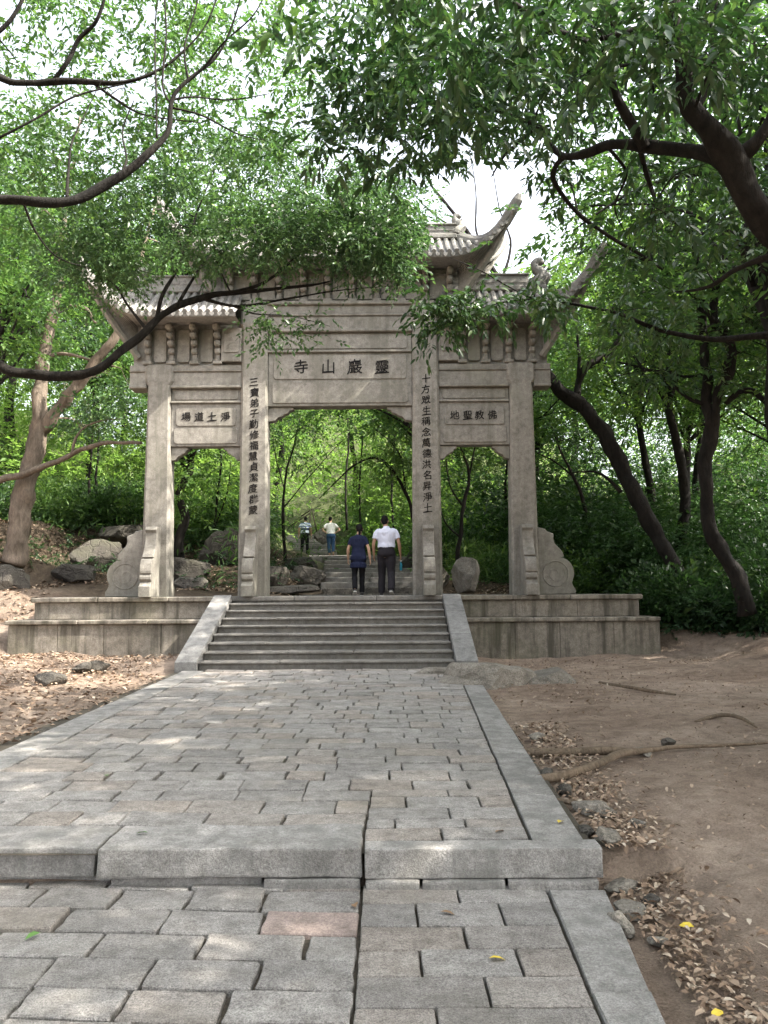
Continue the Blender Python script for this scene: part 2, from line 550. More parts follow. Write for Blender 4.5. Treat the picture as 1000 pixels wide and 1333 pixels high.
CP = np.array([
    # near the lower path
    (1.2, 1, -.03), (3, 1, .0), (6, 1, .05), (-6, 1, .0), (1.3, 3, -.03), (1.25, 4.2, .02), (2, 3.5, .02), (3.5, 4, .12), (2.3, 5.5, .22), (3.5, 6, .30), (5, 5, .25), (2, 4.6, .1),
    (1.25, 5, .14), (1.45, 7, .19), (1.5, 9, .21), (1.6, 11, .24), (2.2, 8, .22), (4, 9, .27), (7, 9, .4), (4, 12, .25), (8, 13, .55), (3, 14, .24), (5.5, 15.5, .26), (3, 16, .25),
    (7, 16.5, .75), (6.2, 17.5, .9), (9, 18, 1.2), (7, 20, 1.35), (12, 20, 1.6), (6, 22, 1.6), (5.0, 19.6, 1.3),
    (-3.6, 8, .19), (-3.6, 5, .17), (-3.7, 11, .27), (-3.7, 13.3, .30), (-5, 12, .32), (-5, 15.8, .34), (-7.3, 15.8, .38), (-6, 10, .28), (-9, 12, .6), (-8.4, 16.5, 1.0), (-8.6, 18.5, 1.7), (-11, 15, 1.5),
    (-9.5, 20, 2.5), (-10.5, 22.5, 3.6), (-14, 20, 3.8), (-7.5, 21, 2.1), (-5, 20, 1.65), (-4.5, 22.5, 2.3), (-5, 25, 3.2), (-8, 25, 3.8),
    (-2.4, 20, 1.55), (-2.6, 23, 2.2), (-3.0, 27, 2.9), (-5.5, 30, 3.9), (-6, 36, 4.2), (1.6, 20, 1.5), (1.9, 23, 2.0), (2, 27, 2.7), (3.6, 22, 1.75), (4, 26, 2.4), (0.5, 31, 3.0), (1, 36, 3.6),
    (0, -8, -.05), (-8, -8, 0), (8, -8, .1), (0, -25, -.2), (25, -10, 1), (-25, -10, 1.5), (25, 15, 3), (-25, 18, 7), (20, 30, 4), (-20, 35, 9), (0, 45, 5.5), (15, 45, 6.5), (-15, 48, 9.5),
    (0, 60, 9), (30, 60, 11), (-30, 60, 15), (0, 90, 20), (60, 90, 22), (-60, 90, 26), (60, 20, 10), (-60, 20, 18), (0, -60, -1), (60, -50, 3), (-60, -50, 6), (0, 160, 42), (120, 120, 40), (-120, 120, 46), (120, 0, 20), (-120, 0, 26), (0, -130, 0), (110, -120, 6), (-110, -120, 8),
], float)

def smoothstep(a, b, x):
    t = np.clip((x - a) / (b - a), 0, 1)
    return t * t * (3 - 2 * t)

def hill_path(y):
    """centre x, half width, z of the stepped path behind the gate"""
    cx = np.interp(y, [18, 20, 27.5, 31, 34, 42, 50], [-.25, -.22, -.55, -1.9, -3.1, -3.9, -4.2])
    hw = np.interp(y, [18, 27.5, 34, 42], [1.5, 1.4, 1.2, 1.1])
    z = np.interp(y, [18, 20, 27.5, 33.5, 42, 50], [1.5, 1.52, 2.66, 3.02, 4.35, 5.6])
    return cx, hw, z

def height(x, y):
    x = np.atleast_1d(np.asarray(x, float)); y = np.atleast_1d(np.asarray(y, float))
    sh = x.shape; x = x.ravel(); y = y.ravel()
    num = np.zeros_like(x); den = np.zeros_like(x)
    for cx, cy, cz in CP:
        d2 = (x - cx) ** 2 + (y - cy) ** 2 + .04
        w = d2 ** -1.9
        num += w * cz; den += w
    z = num / den
    # corridor of the two paths
    cxl = np.interp(y, [-3, 4.5, 13.5], [-1.4, -1.05, -1.0]); hwl = np.interp(y, [-3, 4.5, 9, 13.5], [2.6, 2.35, 2.4, 2.55])
    pz = np.where(y < 4.6, -.04, path_z(y) - .05)
    k = (1 - smoothstep(hwl - .12, hwl + .8, np.abs(x - cxl))) * (1 - smoothstep(13.6, 14.6, y))
    z = z * (1 - k) + pz * k
    cx, hw, hz = hill_path(y)
    k = (1 - smoothstep(hw, hw + 1.1, np.abs(x - cx))) * smoothstep(18.0, 19.0, y) * (1 - smoothstep(44, 52, y))
    z = z * (1 - k) + (hz - .12) * k
    return z.reshape(sh)

def build_ground():
    def axis(lo, hi, c, fine, n):
        t = np.linspace(-1, 1, n)
        s = np.sinh(t * 4.2) / np.sinh(4.2)
        return np.where(s < 0, c + s * (c - lo), c + s * (hi - c))
    xs = axis(-170, 170, 1.0, 0, 300)
    ys = axis(-140, 190, 8.0, 0, 360)
    X, Y = np.meshgrid(xs, ys)
    Z = height(X, Y)
    for i in range(Z.shape[0]):
        for j in range(Z.shape[1]):
            x, y = X[i, j], Y[i, j]
            if abs(x) < 30 and -5 < y < 55:
                v = Vector((x, y, 0))
                a = .05 * mnoise.noise(v * .9) + .025 * mnoise.noise(v * 3.1) + .012 * mnoise.noise(v * 9)
                if y > 19: a *= 2.5
                Z[i, j] += a * float(smoothstep(.0, 1.2, abs(x + 1.0) - 2.3) if y < 17 else 1) - (.02 if y < 17 else 0)
    nx, ny = len(xs), len(ys)
    V = np.stack([X, Y, Z], -1).reshape(-1, 3)
    i = (np.arange(ny - 1)[:, None] * nx + np.arange(nx - 1)[None, :]).ravel()
    Q = np.stack([i, i + 1, i + nx + 1, i + nx], 1)
    o = np_mesh('ground', V, Q, M_SOIL, smooth=True)
    tag(o, kind='structure')
build_ground()

def hz(x, y):
    return float(height(x, y)[0])

# ------------------------------------------------------------------ paving
def paver_mesh(mb, quad, z, th, b=.012, jit=.008, tilt=.004, zf=None):
    """one stone: quad = 4 corners (x,y) ccw; uneven outline, chamfered rim"""
    o = []
    for i in range(4):
        p, q = quad[i], quad[(i + 1) % 4]
        L = math.hypot(q[0] - p[0], q[1] - p[1])
        ex, ey = (q[0] - p[0]) / L, (q[1] - p[1]) / L
        c = min(.006, L * .12)
        for t in (c, L * .36 + R.uniform(-.03, .03) * L, L * .68 + R.uniform(-.03, .03) * L, L - c):
            j = R.uniform(-jit, jit) if c < t < L - c else 0
            o.append((p[0] + ex * t - ey * j, p[1] + ey * t + ex * j))
    n = len(o)
    cx = sum(p[0] for p in o) / n; cy = sum(p[1] for p in o) / n
    tx, ty, dz = R.uniform(-tilt, tilt), R.uniform(-tilt, tilt), R.uniform(-tilt, tilt)
    V = []
    def top(x, y): return z(y) + dz + tx * (x - cx) * 4 + ty * (y - cy) * 4
    for (x, y) in o: V.append((x, y, top(x, y) - th))
    for (x, y) in o: V.append((x, y, top(x, y) - b))
    for (x, y) in o:
        d = math.hypot(x - cx, y - cy)
        V.append((x - (x - cx) / d * b, y - (y - cy) / d * b, top(x, y)))
    f = []
    for r in (0, 1):
        for i in range(n):
            j = (i + 1) % n
            f.append((r * n + i, r * n + j, (r + 1) * n + j, (r + 1) * n + i))
    f.append(tuple(2 * n + i for i in range(n)))
    mb.add(V, f)
    return mb, (cx, cy, z(cy))


def lay_stone(name, quad, z, mt, parent, **kw):
    mb, c = paver_mesh(MB(), quad, z, kw.pop('th', .12), **kw)
    me = bpy.data.meshes.new(name)
    me.from_pydata([(v[0] - c[0], v[1] - c[1], v[2] - c[2]) for v in mb.v], [], mb.f)
    me.materials.append(mt)
    o = bpy.data.objects.new(name, me)
    COL.objects.link(o); o.location = c; o.parent = parent
    return o


def bed(name, poly, z0, mt):
    mb = MB()
    mb.add([(x, y, zz - .032) for x, y, zz in poly], [tuple(range(len(poly)))])
    o = obj(name, mb, mt)
    return tag(o, kind='structure')

M_JOINT = plain('joint_soil', (.06, .052, .04), .95, 50, .35)

lower = bed('lower_path', [(-3.9, -1, 0), (1.0, -1, 0), (1.02, 3.1, 0), (1.17, 4.7, 0), (-3.7, 4.8, 0)], 0, M_JOINT)
upper = bed('upper_path', [(-3.6, 4.5, .2), (1.15, 4.5, .2), (1.36, 11.2, path_z(11.2)), (1.45, 13.6, .3), (-3.5, 13.6, .3)], 0, M_JOINT)

def zl(y): return 0.0
stones = []
# lower, left half: rough blocks, rows drop slightly to the right
rows = [5.02, 4.73, 4.43, 4.15, 3.88, 3.61, 3.35, 3.10, 2.84, 2.58, 2.3, 2.0]
for r in range(len(rows) - 1):
    y1, y0 = rows[r], rows[r + 1]
    def sh(x, y): return y + (-.045 * (x + .15))
    if r == 3:   # reddish row
        cuts = [-.131, -.31 - .0, -.62 - .12, -1.22, -1.72, -2.2, -2.7, -3.2, -3.8]
        cuts = [-.131, -.60, -1.08, -1.58, -2.08, -2.55, -3.1, -3.8]
    elif r == 4:
        cuts = [-.131, -.36, -.84, -1.32, -1.82, -2.3, -2.8, -3.4, -3.8]
    else:
        cuts = [-.131]; x = -.14 - (R.uniform(.25, .5) if r % 2 else R.uniform(.42, .56))
        while x > -3.5:
            cuts.append(x); x -= R.uniform(.38, .52)
        cuts.append(-3.8)
    for a, b in zip(cuts[:-1], cuts[1:]):
        g = .009
        q = [(b + g, sh(b, y0) + g), (a - g, sh(a, y0) + g), (a - g + R.uniform(-.008, .008), sh(a, y1) - g), (b + g, sh(b, y1) - g)]
        stones.append(('paving_stone', q, zl, M_PAVE_RED if (r == 3 and a > -.2) else M_PAVE, lower, dict(b=.007, jit=.008, tilt=.007)))
# lower, right half
rows = [4.50, 4.25, 3.97, 3.72, 3.47, 3.22, 2.97, 2.72, 2.46, 2.2, 1.95]
def bx(y): return .79 + (y - 3.1) * .045 if y < 4.4 else .85
for r in range(len(rows) - 1):
    y1, y0 = rows[r], rows[r + 1]
    cuts = [-.128]; x = -.12 + (R.uniform(.24, .32) if r % 2 else R.uniform(.44, .52))
    while x < bx(y0) - .2:
        cuts.append(x); x += R.uniform(.4, .5)
    cuts.append(None)
    for a, b in zip(cuts[:-1], cuts[1:]):
        g = .006
        b0, b1 = (bx(y0), bx(y1)) if b is None else (b, b)
        q = [(a + g, y0 + g), (b0 - g, y0 + g), (b1 - g, y1 - g), (a + g, y1 - g)]
        stones.append(('paving_stone', q, zl, M_PAVE, lower, dict(b=.005, jit=.003, tilt=.003)))
ys_ = [4.42, 3.35, 2.5, 1.9]
for y1, y0 in zip(ys_[:-1], ys_[1:]):
    def ox(y): return 1.02 + (y - 3.1) * .105
    stones.append(('border_slab', [(bx(y0) + .012, y0 + .006), (ox(y0), y0 + .006), (ox(y1), y1 - .006), (bx(y1) + .012, y1 - .006)], zl, M_KERB, lower, dict(b=.012, jit=.005, tilt=.003)))

# upper path
def jx(y): return -.13 + .028 * (y - 4.4)             # long joint between the halves
def ix(y): return .80 + (y - 4.6) * .043              # inner edge of right border
def oxr(y): return 1.10 + (y - 4.6) * .040
def lx(y): return -3.30 + 0 * y                        # left outer edge
def pzf(y): return path_z(y)
y = 4.9
k = 0
y_switch = None
first = True
while y < 13.45:
    h = R.uniform(.235, .29) if y < 9 else R.uniform(.26, .32)
    y1 = min(y + h, 13.5)
    if y1 - y < .1: break
    x = jx(y) if y < 5.6 else ix(y) - .0
    if y >= 5.6 and y_switch is None: y_switch = y
    # rough left half
    first = True
    while x > -2.95:
        w = R.uniform(.27, .52)
        if first and k % 2: w *= .55
        if x > .1: w *= 1.1
        x2 = max(x - w, -2.98)
        if x2 < -2.7: x2 = -2.98
        g = R.choice([.004, .005, .007, .011, .018]) if x < 0 else .006
        xr1 = ix(y1) if (first and y > 5.6) else x
        first = False
        dy = lambda xx: -.02 * (xx + 1) + .012 * math.sin(xx * 2.3 + k)
        q = [(x2 + g, y + dy(x2) + g), (x - g, y + dy(x) + g), (xr1 - g, y1 + dy(x) - g), (x2 + g, y1 + dy(x2) - g)]
        stones.append(('paving_stone', q, pzf, M_PAVE, upper, dict(b=.006, jit=.007, tilt=.006)))
        x = x2
    k += 1
    y = y1
# right half, crisper
y = 4.62
k = 0
while y < y_switch - .05:
    h = R.choice([.17, .22, .25, .27])
    y1 = y + h
    if y_switch - y1 < .15: y1 = y_switch - .005
    x = jx(y) + .0
    first = True
    while x < ix(y) - .05:
        w = R.uniform(.34, .6)
        if first and k % 2: w *= .5
        first = False
        x2 = x + w
        last = x2 > ix(y) - .16
        g = .0065
        if last:
            q = [(x + g, y + g), (ix(y) - g, y + g), (ix(y1) - g, y1 - g), (x + g, y1 - g)]
            x2 = 99
        else:
            q = [(x + g, y + g), (x2 - g, y + g), (x2 - g, y1 - g), (x + g, y1 - g)]
        stones.append(('paving_stone', q, pzf, M_PAVE_RED if (4.95 < y < 5.2 and not last and x > jx(y) + .1) else M_PAVE, upper, dict(b=.005, jit=.003, tilt=.003)))
        x = x2
    k += 1
    y = y1
ybs = [4.60, 5.55, 6.85, 8.3, 9.5, 10.6, 11.35]
for y0, y1 in zip(ybs[:-1], ybs[1:]):
    stones.append(('border_slab', [(ix(y0) + .014, y0 + .006), (oxr(y0), y0 + .006), (oxr(y1), y1 - .006), (ix(y1) + .014, y1 - .006)], pzf, M_KERB, upper, dict(b=.008, jit=.003, tilt=.002)))
y = 5.0
while y < 13.3:
    y1 = min(y + R.uniform(.8, 1.3), 13.4)
    if 13.4 - y1 < .4: y1 = 13.4
    stones.append(('border_slab', [(-3.34, y + .006), (-2.995, y + .006), (-2.995, y1 - .006), (-3.34 - .0, y1 - .006)], pzf, M_KERB, upper, dict(b=.008, jit=.004, tilt=.002)))
    y = y1
nstone = {}
rest = {}
for nm, q, z, mt, par, kw in sorted(stones, key=lambda s: s[1][0][1]):
    key = (par.name, nm)
    nstone[key] = nstone.get(key, 0) + 1
    if nstone[key] <= 298:
        lay_stone(nm, q, z, mt, par, **kw)
    else:
        paver_mesh(rest.setdefault(par.name, MB()), q, z, .1, **kw)
for pn, mb in rest.items():
    o = obj('far_paving', mb, M_PAVE, bpy.data.objects[pn]); o['kind'] = 'stuff'

# kerb that steps the path up
def roughen(me, amp, sc):
    for v in me.vertices:
        p = v.co
        v.co = p + Vector((mnoise.noise(p * sc), mnoise.noise(p * sc + Vector((9, 3, 1))), mnoise.noise(p * sc + Vector((2, 7, 5))))) * amp

def slab_obj(name, x0, x1, y0, y1, z0, z1, mt, parent, b=.014, amp=.008, sc=7, seg=(10, 5, 3)):
    """box with subdivided, worn faces"""
    import bmesh
    bm = bmesh.new()
    bmesh.ops.create_cube(bm, size=1)
    for v in bm.verts:
        v.co = Vector(((v.co.x + .5) * (x1 - x0) + x0, (v.co.y + .5) * (y1 - y0) + y0, (v.co.z + .5) * (z1 - z0) + z0))
    bmesh.ops.bevel(bm, geom=list(bm.edges), offset=b, segments=2, affect='EDGES', profile=.6)
    for ax, n, lo, hi in ((0, seg[0], x0, x1), (1, seg[1], y0, y1), (2, seg[2], z0, z1)):
        for i in range(1, n):
            co = [0, 0, 0]; co[ax] = lo + (hi - lo) * i / n
            no = [0, 0, 0]; no[ax] = 1
            bmesh.ops.bisect_plane(bm, geom=list(bm.verts) + list(bm.edges) + list(bm.faces), plane_co=co, plane_no=no)
    bmesh.ops.recalc_face_normals(bm, faces=bm.faces)
    me = bpy.data.meshes.new(name)
    bm.to_mesh(me); bm.free()
    roughen(me, amp, sc)
    c = Vector(((x0 + x1) / 2, (y0 + y1) / 2, z0))
    for v in me.vertices: v.co -= c
    me.materials.append(mt)
    o = bpy.data.objects.new(name, me)
    COL.objects.link(o); o.location = c - (Vector(parent.location) if parent else Vector()); o.parent = parent
    return o

kerb = thing('stone_kerb', 'long worn granite kerb stepping up across the paved path', 'kerb', (-1.0, 4.6, .0))
slab_obj('kerb_stone', -.115, 1.165, 4.46, 4.70 - .09, .045, .202, M_KERB, kerb, .009, .006, 6, (16, 4, 4))
slab_obj('kerb_stone', -1.56, -.135, 4.48, 4.93, .045, .205, M_KERB, kerb, .012, .012, 7, (16, 5, 4))
slab_obj('kerb_stone', -2.45, -1.585, 4.53, 4.98, .04, .20, M_KERB, kerb, .012, .014, 7, (12, 5, 4))
slab_obj('kerb_stone', -3.5, -2.475, 4.58, 5.03, .04, .20, M_KERB, kerb, .012, .014, 7, (12, 5, 4))
for a, b, yy in ((-.11, .18, 4.425), (.195, .64, 4.43), (.655, 1.13, 4.42), (-.66, -.14, 4.47), (-1.5, -.68, 4.53), (-3.4, -1.52, 4.6)):
    slab_obj('footing_stone', a, b, yy, yy + .2, -.05, .042, M_KERB, kerb, .012, .008, 8, (6, 2, 2))

# ------------------------------------------------------------------ staircase and platform
SX0, SX1 = XC - 2.18, XC + 2.12
st = thing('stone_staircase', 'broad stone stairs of nine steps between pale sloping side slabs, leading up to the gate', 'staircase', (XC, 15, .25))
RISE = (PLAT_Z - .30) / 9
TR = 3.0 / 8
for i in range(8):
    z1 = .30 + RISE * (i + 1)
    y0 = 13.5 + TR * i
    cuts = [SX0 + .006] + sorted(R.uniform(SX0 + 1.0 + 1.3 * j, SX0 + 1.5 + 1.3 * j) for j in range(2 if i % 2 else 1)) + [SX1 - .006]
    step = None
    mb = MB()
    cbox(mb, SX0 + .01, SX1 - .01, y0 + .05, y0 + TR + .06, z1 - RISE - .02, z1 - .045, .005)
    step = obj('step', mb, M_STEP, st)
    for a, b in zip(cuts[:-1], cuts[1:]):
        mb = MB()
        cbox(mb, a + .004, b - .004, y0 + R.uniform(-.006, .006), y0 + TR + .055, z1 - .043, z1 + R.uniform(-.004, .002), .012, .003)
        obj('tread_slab', mb, M_RAMP if i > 8 else M_STEP, step)
mb = MB(); cbox(mb, SX0 - .3, SX1 + .3, 13.62, 16.4, .0, .28, .01); obj('footing', mb, M_STEP, st)
# sloping side slabs
for s, xa, xb in ((0, SX0 - .37, SX0 - .004), (1, SX1 + .004, SX1 + .37)):
    ys2 = [13.42, 14.5, 15.55, 16.44]
    zt = lambda y: .44 + (y - 13.42) * (PLAT_Z + .035 - .44) / (16.44 - 13.42)
    for a, b in zip(ys2[:-1], ys2[1:]):
        b2 = b - .006
        V = [(x, yy, zz) for x in (xa, xb) for yy, zz in ((a, .12 if a < 13.5 else zt(a) - .16), (b2, zt(b2) - .16), (b2, zt(b2)), (a, zt(a)))]
        if a < 13.5:
            V = [(x, yy, zz) for x in (xa, xb) for yy, zz in ((a, .2), (b2, .2), (b2, zt(b2)), (a, zt(a)))]
        m2 = MB().add(V, [(0, 1, 2, 3), (4, 7, 6, 5), (0, 4, 5, 1), (1, 5, 6, 2), (2, 6, 7, 3), (3, 7, 4, 0)])
        o = obj('ramp_slab', m2, M_RAMP, st)
        bv = o.modifiers.new('worn_edge', 'BEVEL'); bv.width = .012; bv.segments = 2
    V = [(x, yy, zz) for x in (xa + .03, xb - .03) for yy, zz in ((13.5, .1), (16.4, .1), (16.4, zt(16.4) - .01), (13.5, zt(13.5) - .01))]
    obj('ramp_wall', MB().add(V, [(0, 1, 2, 3), (4, 7, 6, 5), (0, 4, 5, 1), (1, 5, 6, 2), (2, 6, 7, 3), (3, 7, 4, 0)]), M_STEP, st)

pl = thing('stone_platform', 'two tiered stained stone platform carrying the gate', 'platform', (XC, 17.6, .2))
PX0, PX1 = XC - 6.27, XC + 6.19
LX0, LX1 = XC - 6.62, XC + 6.44
def course(x0, x1, y0, y1, z0, z1, name, mt, n, par, b=.008, jit=.0):
    w = (x1 - x0) / n
    cuts = [x0] + [x0 + w * (i + R.uniform(-.12, .12)) for i in range(1, n)] + [x1]
    for a, c in zip(cuts[:-1], cuts[1:]):
        cbox(mb := MB(), a + .003, c - .003, y0 + R.uniform(-.003, .003), y1, z0, z1, b, jit)
        obj(name, mb, mt, par)
# core
mb = MB(); cbox(mb, PX0 + .12, PX1 - .12, 16.62, 19.1, .0, PLAT_Z - .12, .01); obj('core', mb, M_PLAT, pl)
# upper tier, front slabs on both sides of the stairs
for (a, b, n) in ((PX0 + .03, SX0 - .2, 3), (SX1 + .2, PX1 - .03, 3)):
    course(a, b, 16.49, 16.615, 1.055, PLAT_Z - .105, 'wall_slab', M_PLAT, n, pl)
mb = MB(); cbox(mb, SX0, SX1, 16.50, 16.61, .9, PLAT_Z - .105, .005); obj('wall_slab', mb, M_STEP, pl)
for (x, s) in ((PX0 + .03, 1), (PX1 - .15, 1)):
    mb = MB(); cbox(mb, x, x + .12, 16.62, 19.1, .3, PLAT_Z - .105, .008); obj('wall_slab', mb, M_PLAT, pl)
# paving on top with a proud coping edge
course(PX0 - .03, SX0 - .1, 16.42, 16.95, PLAT_Z - .10, PLAT_Z, 'coping_slab', M_PLAT, 3, pl, .018)
course(SX0 - .1, SX1 + .1, 16.47, 16.95, PLAT_Z - .10, PLAT_Z, 'coping_slab', M_STEP, 3, pl, .018)
course(SX1 + .1, PX1 + .03, 16.42, 16.95, PLAT_Z - .10, PLAT_Z, 'coping_slab', M_PLAT, 3, pl, .018)
course(PX0 - .03, PX1 + .03, 16.955, 18.0, PLAT_Z - .10, PLAT_Z, 'floor_slab', M_STEP, 9, pl, .01)
course(PX0 - .03, PX1 + .03, 18.005, 19.12, PLAT_Z - .10, PLAT_Z, 'floor_slab', M_STEP, 9, pl, .01)
# lower tier
for (a, b, n) in ((LX0, SX0 - .4, 4), (SX1 + .4, LX1, 4)):
    course(a + .03, b, 16.11, 16.25, -.1, .96, 'wall_slab', M_PLAT, n, pl)
    course(a - .02, b, 16.04, 16.52, .965, 1.05, 'coping_slab', M_PLAT, max(2, n - 1), pl, .018)
for x in (LX0 + .03, LX1 - .15):
    mb = MB(); cbox(mb, x, x + .12, 16.26, 19.2, -.1, .96, .008); obj('wall_slab', mb, M_PLAT, pl)
for x in (LX0 - .02, LX1 - .38):
    mb = MB(); cbox(mb, x, x + .40, 16.525, 19.2, .965, 1.05, .018); obj('coping_slab', mb, M_PLAT, pl)

# ------------------------------------------------------------------ the gate
GY = 17.25          # centre line of the gate
gate = thing('stone_gateway', 'tall four pillared stone memorial gateway with upturned tiled roofs and black inscriptions', 'gateway', (XC, GY, PLAT_Z))

def glyph(ch, x, yface, z, size, parent, shear=.10, bold=.012):
    cu = bpy.data.curves.new('g', 'FONT')
    cu.body = ch; cu.size = size; cu.align_x = 'CENTER'
    cu.offset = bold * size / .2 * 0.09
    cu.extrude = .006; cu.resolution_u = 2
    t = bpy.data.objects.new('g', cu)
    COL.objects.link(t)
    dg = bpy.context.evaluated_depsgraph_get()
    me = bpy.data.meshes.new_from_object(t.evaluated_get(dg))
    bpy.data.objects.remove(t); bpy.data.curves.remove(cu)
    co = np.empty(len(me.vertices) * 3, np.float32); me.vertices.foreach_get('co', co); co = co.reshape(-1, 3)
    if len(co):
        cx = (co[:, 0].min() + co[:, 0].max()) / 2; cy = (co[:, 1].min() + co[:, 1].max()) / 2
        X = co[:, 0] - cx; Y = co[:, 1] - cy
        Y2 = Y + shear * X
        w = 1 + .10 * np.sin(X / size * 5 + Y / size * 3)
        off = Vector(parent['_w'])
        out = np.stack([x + X * w - off.x, yface - co[:, 2] - off.y, z + Y2 * w - off.z], 1)
        me.vertices.foreach_set('co', out.ravel().astype(np.float32))
    me.name = 'inscription_character'
    me.materials.clear(); me.materials.append(M_INK)
    o = bpy.data.objects.new('inscription_character', me)
    COL.objects.link(o); o.parent = parent; o['_w'] = parent['_w']
    return o

def column(cx, w0, w1, z1, dep):
    """tapering square pillar with chamfered corners and a flared head"""
    mb = MB()
    V, f = [], []
    prof = [(PLAT_Z, w0, dep), (z1 - .50, w1, dep * .95), (z1 - .46, w1 + .0, dep * .95), (z1 - .36, w1 + .12, dep), (z1 - .06, w1 + .14, dep), (z1, w1 + .06, dep)] if z1 < 7 else \
           [(PLAT_Z, w0, dep), (z1 - .52, w1, dep * .95), (z1 - .5, w1 + .02, dep * .95), (z1 - .42, w1 + .07, dep), (z1, w1 + .07, dep)]
    c = .05
    for z, w, d in prof:
        a, b = w / 2, d / 2
        for x, y in ((-a + c, -b), (a - c, -b), (a, -b + c), (a, b - c), (a - c, b), (-a + c, b), (-a, b - c), (-a, -b + c)):
            V.append((cx + x, GY + y, z))
    n = 8
    for r in range(len(prof) - 1):
        for i in range(n):
            j = (i + 1) % n
            f.append((r * n + i, r * n + j, (r + 1) * n + j, (r + 1) * n + i))
    f.append(tuple(range(n))); f.append(tuple((len(prof) - 1) * n + i for i in range(n)))
    mb.add(V, f)
    return obj('column', mb, M_GATE, gate)

CI, CO = 1.865, 3.945
yf = GY - .25
colL = column(XC - CI, .63, .56, 7.86, .50)
colR = column(XC + CI, .63, .56, 7.86, .50)
colOL = column(XC - CO, .60, .50, 6.54, .46)
colOR = column(XC + CO, .60, .50, 6.54, .46)
for s, text, c, zt_, zb in ((-1, '三寶弟子勤修福慧貞潔度群蒙', colL, at(332, 497, 17).z, at(327, 664, 17).z), (1, '十方眾生稱念萬德洪名昇淨土', colR, at(553, 493, 17).z, at(559, 661, 17).z)):
    for i, ch in enumerate(text):
        z = zt_ + (zb - zt_) * i / 12
        g_ = glyph(ch, XC + s * CI + R.uniform(-.01, .01), yf + .012 * (z - 1.5) / 6.3 - .003, z, .205, c, .13)

def beam(x0, x1, y, z0, z1, dep=.36, b=.012, name='beam', parent=None, mt=None):
    mb = MB(); cbox(mb, x0, x1, y, y + dep, z0, z1, b)
    return obj(name, mb, mt or M_GATE, parent or gate)

def rpanel(x0, x1, y, z0, z1, r=.05, raise_=.022, parent=None, name='panel'):
    """raised field with notched corners"""
    poly = [(x0 + r, z0), (x1 - r, z0), (x1 - r * .3, z0 + r * .3), (x1, z0 + r), (x1, z1 - r), (x1 - r * .3, z1 - r * .3), (x1 - r, z1), (x0 + r, z1), (x0 + r * .3, z1 - r * .3), (x0, z1 - r), (x0, z0 + r), (x0 + r * .3, z0 + r * .3)]
    mb = MB(); prism(mb, poly, y - raise_, y + .02, .012)
    return obj(name, mb, M_GATE, parent or gate)

xi0, xi1 = XC - CI + .29, XC + CI - .29
# central lintels, bottom up
b1 = beam(xi0, xi1, GY - .17, 5.61, 6.80, .34)
rpanel(xi0 + .09, xi1 - .09, GY - .17, 5.68, 6.14, parent=b1)
pn = rpanel(xi0 + .12, xi1 - .12, GY - .17, 6.21, 6.74, parent=b1, name='inscribed_panel')
for ch, px in zip('寺山巖靈', (391, 427, 461.5, 497)):
    glyph(ch, at(px, 476, 17).x, GY - .196, 6.475, .33, pn, .10, .010)
beam(xi0, xi1, GY - .23, 6.80, 6.845, .46, .01, 'moulding')
b2 = beam(xi0, xi1, GY - .14, 6.845, 7.26, .28)
rpanel(xi0 + .07, xi1 - .10, GY - .14, 6.90, 7.22, parent=b2)
beam(xi0, xi1, GY - .24, 7.26, 7.33, .48, .015, 'moulding')
b3 = beam(xi0, xi1, GY - .19, 7.33, 7.62, .38)
beam(xi0, xi1, GY - .23, 7.62, 7.67, .46, .012, 'moulding')
beam(xi0 - .5, xi1 + .5, GY - .27, 7.865, 7.95, .54, .015, 'moulding')
beam(xi0, xi1, GY - .20, 7.67, 7.865, .40, .01)
# spandrels
def spandrel(x, s, z, w, h, y, dep):
    pr = [(0, 0), (w, 0), (w, -.05), (w * .86, -.07), (w * .80, -.13), (w * .64, -.16), (w * .56, -h * .62), (w * .38, -h * .72), (w * .26, -h * .95), (0, -h)]
    mb = MB(); prism(mb, [(x + s * a, z + b) for a, b in pr], y, y + dep, .015)
    sp = obj('spandrel', mb, M_GATE, gate)
for s, x in ((1, xi0), (-1, xi1)):
    spandrel(x, s, 5.605, .55, .32, GY - .11, .22)
